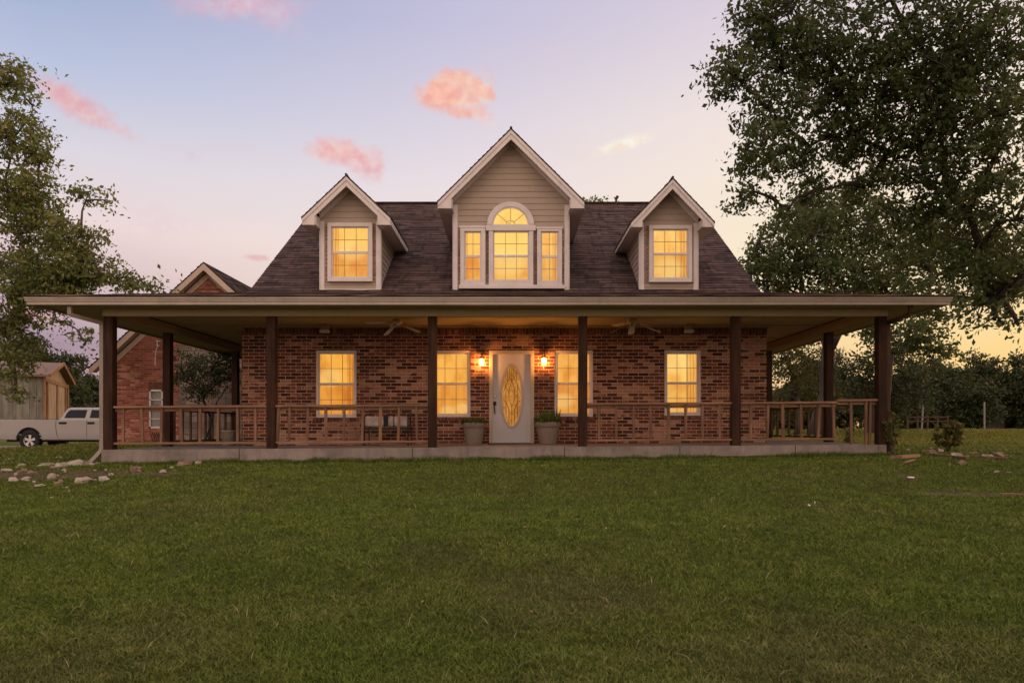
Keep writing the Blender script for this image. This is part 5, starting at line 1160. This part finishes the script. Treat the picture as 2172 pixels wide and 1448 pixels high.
LR = [(392,989,34,17,'large pale limestone rock nearest the slab, right end of the left rubble'), (420,985,14,10,'small round rock touching the concrete slab at left'), (345,1004,16,9,'lone pale rock between the slab and the bare soil'), (363,994,10,7,''),
      (287,1001,30,15,'pale jagged rock lying alone left of the slab crack'), (222,1020,26,13,''), (178,1023,34,16,'largest arched limestone slab in front of the downspout'), (108,1016,20,15,'upright pale wedge rock left of the arched slab'), (122,1028,16,8,''),
      (55,1019,22,10,''), (30,1021,22,12,''), (12,1000,28,8,'flat white stone at the left picture edge'), (38,1005,14,9,''), (100,989,34,9,''), (125,976,20,10,''), (130,992,24,15,'heart-shaped pale rock below the pickup rear wheel'), (112,994,12,7,''),
      (165,988,36,14,'broad tan rock just left of the downspout foot'), (68,978,20,5,''), (18,978,22,7,''), (62,984,8,4,''), (190,988,22,8,''), (143,1035,9,4,''), (148,1042,7,3,''), (250,998,8,4,''), (207,985,16,6,''), (110,1056,12,3,''), (85,1031,24,6,'')]
_r = random.Random(77)
for _ in range(26):
    a_ = _r.random(); LR.append((int(8+235*a_+_r.uniform(-6,6)), int(978+_r.random()*62*(1-.35*a_)), _r.choice((6,8,10,13,17)), _r.choice((3,4,5,7)), ''))
ORD += ['number %s' % w for w in 'thirty-one thirty-two thirty-three thirty-four thirty-five thirty-six thirty-seven thirty-eight thirty-nine forty forty-one forty-two forty-three forty-four forty-five forty-six forty-seven forty-eight forty-nine fifty fifty-one fifty-two fifty-three fifty-four fifty-five fifty-six fifty-seven fifty-eight'.split()]
for i, (px, py, w, h, lb) in enumerate(LR): rock(px, py, w, h, lb or ('limestone fragment in the grass left of the porch, %s from the left' % ORD[sum(1 for q_ in LR if (q_[0], q_[1]) < (px, py))]), 'limestone rocks left of the porch', 200+i, m_rock if i % 4 else m_rock2)
RR = [(1925,960,14,10,'pointed tan stone beside the right corner post'), (1960,962,18,10,''), (1978,964,20,12,''), (1994,962,14,14,'upright tan stone at the middle of the right rubble'), (2005,970,14,8,''), (1893,975,10,13,'small brown upright stone by the slab end'), (2030,970,24,12,'white lump of stone in the right rubble'),
      (2050,974,16,10,''), (2062,966,22,10,''), (2095,970,22,9,''), (2118,968,26,11,'brown stone at the right end of the rubble'), (2040,985,18,10,''), (1974,957,14,10,'reddish lone block on the grass behind the rubble'), (1745,975,6,4,''), (1836,976,8,6,''), (2114,1002,12,6,''), (2140,998,12,4,''), (1965,1073,9,3,''), (2030,1072,8,2,'')]
for i, (px, py, w, h, lb) in enumerate(RR): rock(px, py, w, h, lb or ('small tan stone right of the porch, %s from the left' % ORD[sum(1 for q_ in RR if q_[0] < px)]), 'stones right of the porch', 300+i, m_rock2 if i % 3 else m_rock)
PB = [(145,1137,8,3),(1716,1073,7,5),(1728,1067,4,5),(45,985,6,3),(430,1004,5,3),(2090,1002,6,2),(700,1177,4,3)]
for i, (px, py, w, h) in enumerate(PB): rock(px, py, w, h, 'tiny white pebble on the lawn, %s from the left' % ORD[sum(1 for q_ in PB if q_[0] < px)], 'white pebbles on the lawn', 400+i, m_trim, 'pebble')
def gp(px, py):
    d = 10.0
    for _ in range(40):
        z = g1(PX(px, d), d)-CZ; d = .5*d+.5*min(40, F*(-z)/max(py-HY, 4))
    x = PX(px, d); return Vector((x, d, g1(x, d)))
PL = [(1880,958,1972,966,.12,.03,'long brown board lying out from the right slab end'), (1905,974,1945,971,.12,.05,'short pale board in the right rubble'), (1960,967,2052,977,.05,.03,'thin board slanting through the right rubble'), (2000,962,2105,968,.05,.03,'long thin board behind the stones of the right rubble'),
      (2062,972,2135,976,.06,.03,'board at the right end of the rubble pile'), (2100,961,2130,976,.03,.02,'grey stick crossing the right end of the rubble'), (1915,985,1940,978,.05,.02,'small grey lath on the soil near the slab end'), (2120,1053,2170,1055,.02,.015,'thin pale stick on the lawn at the right edge')]
for i, (a0, a1, b0_, b1_, w, h, lb) in enumerate(PL):
    m = MB(); p, q_ = gp(a0, a1), gp(b0_, b1_); off = Vector((0,0,.03+.012*(i % 3))); m.bar(p+off, q_+off, w, h); o = finish('board', m, m_rail if i % 2 else m_bal, bevel=.003); tag(o, lb, 'board', 'loose boards in the right rubble')
p = gp(1932, 1022); m = MB(); m.box(p.x-.05, p.x+.05, p.y-.04, p.y+.04, p.z, p.z+.06); T = thing('tin_can', 'small brown can with a white lid lying on the lawn at right', 'can', p); 
m = MB(); m.lathe([(0,p.z),(.04,p.z),(.042,p.z+.06),(0,p.z+.06)], (p.x, p.y, 0), 16); finish('can_body', m, simple('rusty_tin', (.12,.05,.04), .6), T); m = MB(); m.lathe([(0,p.z+.075),(.044,p.z+.075),(.044,p.z+.061),(0,p.z+.061)], (p.x, p.y, 0), 16); finish('lid', m, simple('white_lid', (.8,.8,.78), .4), T)
# ------------------------------------------------------------------ far right: fence, sheds, poles
FN = thing('field_fence', 'low rail fence far across the field on the right', 'fence', (PX(1965, 42), 42, g1(PX(1965, 42), 42)))
m = MB(); a, b = PX(1925, 42), PX(2010, 42)
for z in (PZ(884, 42), PZ(893, 42)): m.bar((a, 42, z), (b, 42, z), .06, .07)
finish('rails', m, m_rail_d, FN)
for k in range(5): x = a+(b-a)*k/4; m = MB(); m.bar((x, 42, g1(x, 42)-.1), (x, 42, PZ(881, 42)), .09, .09, up=(0,1,0)); finish('fence_post', m, m_rail_d, FN)
for px, py0, lb in ((2088, 852, 'tall pale pole at the far edge of the field, right side'), (1958, 858, 'leaning pale pole beside the far rail fence')):
    d = 44; x = PX(px, d); m = MB(); m.tube([(x-.1 if px < 2000 else x, d, g1(x, d)-.1), (x, d, PZ(py0, d))], .05, 8); o = finish('pole', m, paint('grey_pole', (.20,.18,.15), .3)); tag(o, lb, 'pole')
m_tin = simple('pale_tin_roof', (.14,.16,.18), .5, .2); m_wallf = simple('far_shed_wall', (.06,.05,.045), .8)
for (px, w, pyt, d, lb) in ((2060, 7, 868, 70, 'distant shed with pale tin roof half hidden by the tree line'), (2150, 7, 862, 72, 'distant barn with pale blue tin roof at the far right')):
    x = PX(px, d); z = g1(x, d); zt = PZ(pyt, d); T = thing('far_shed', lb, 'shed', (x, d, z)); m = MB(); m.box(x-w/2, x+w/2, d, d+4, z-.1, zt-.5); finish('wall', m, m_wallf, T)
    m = MB(); m.prism([(d-.3, zt-.55), (d+2, zt), (d+4.3, zt-.55), (d+4.3, zt-.62), (d+2, zt-.07), (d-.3, zt-.62)], 'x', x-w/2-.2, x+w/2+.2); finish('roof', m, m_tin, T)
    m = MB(); m.box(x-.8, x+.8, d-.03, d-.004, z, zt-.8); finish('door', m, m_black, T)
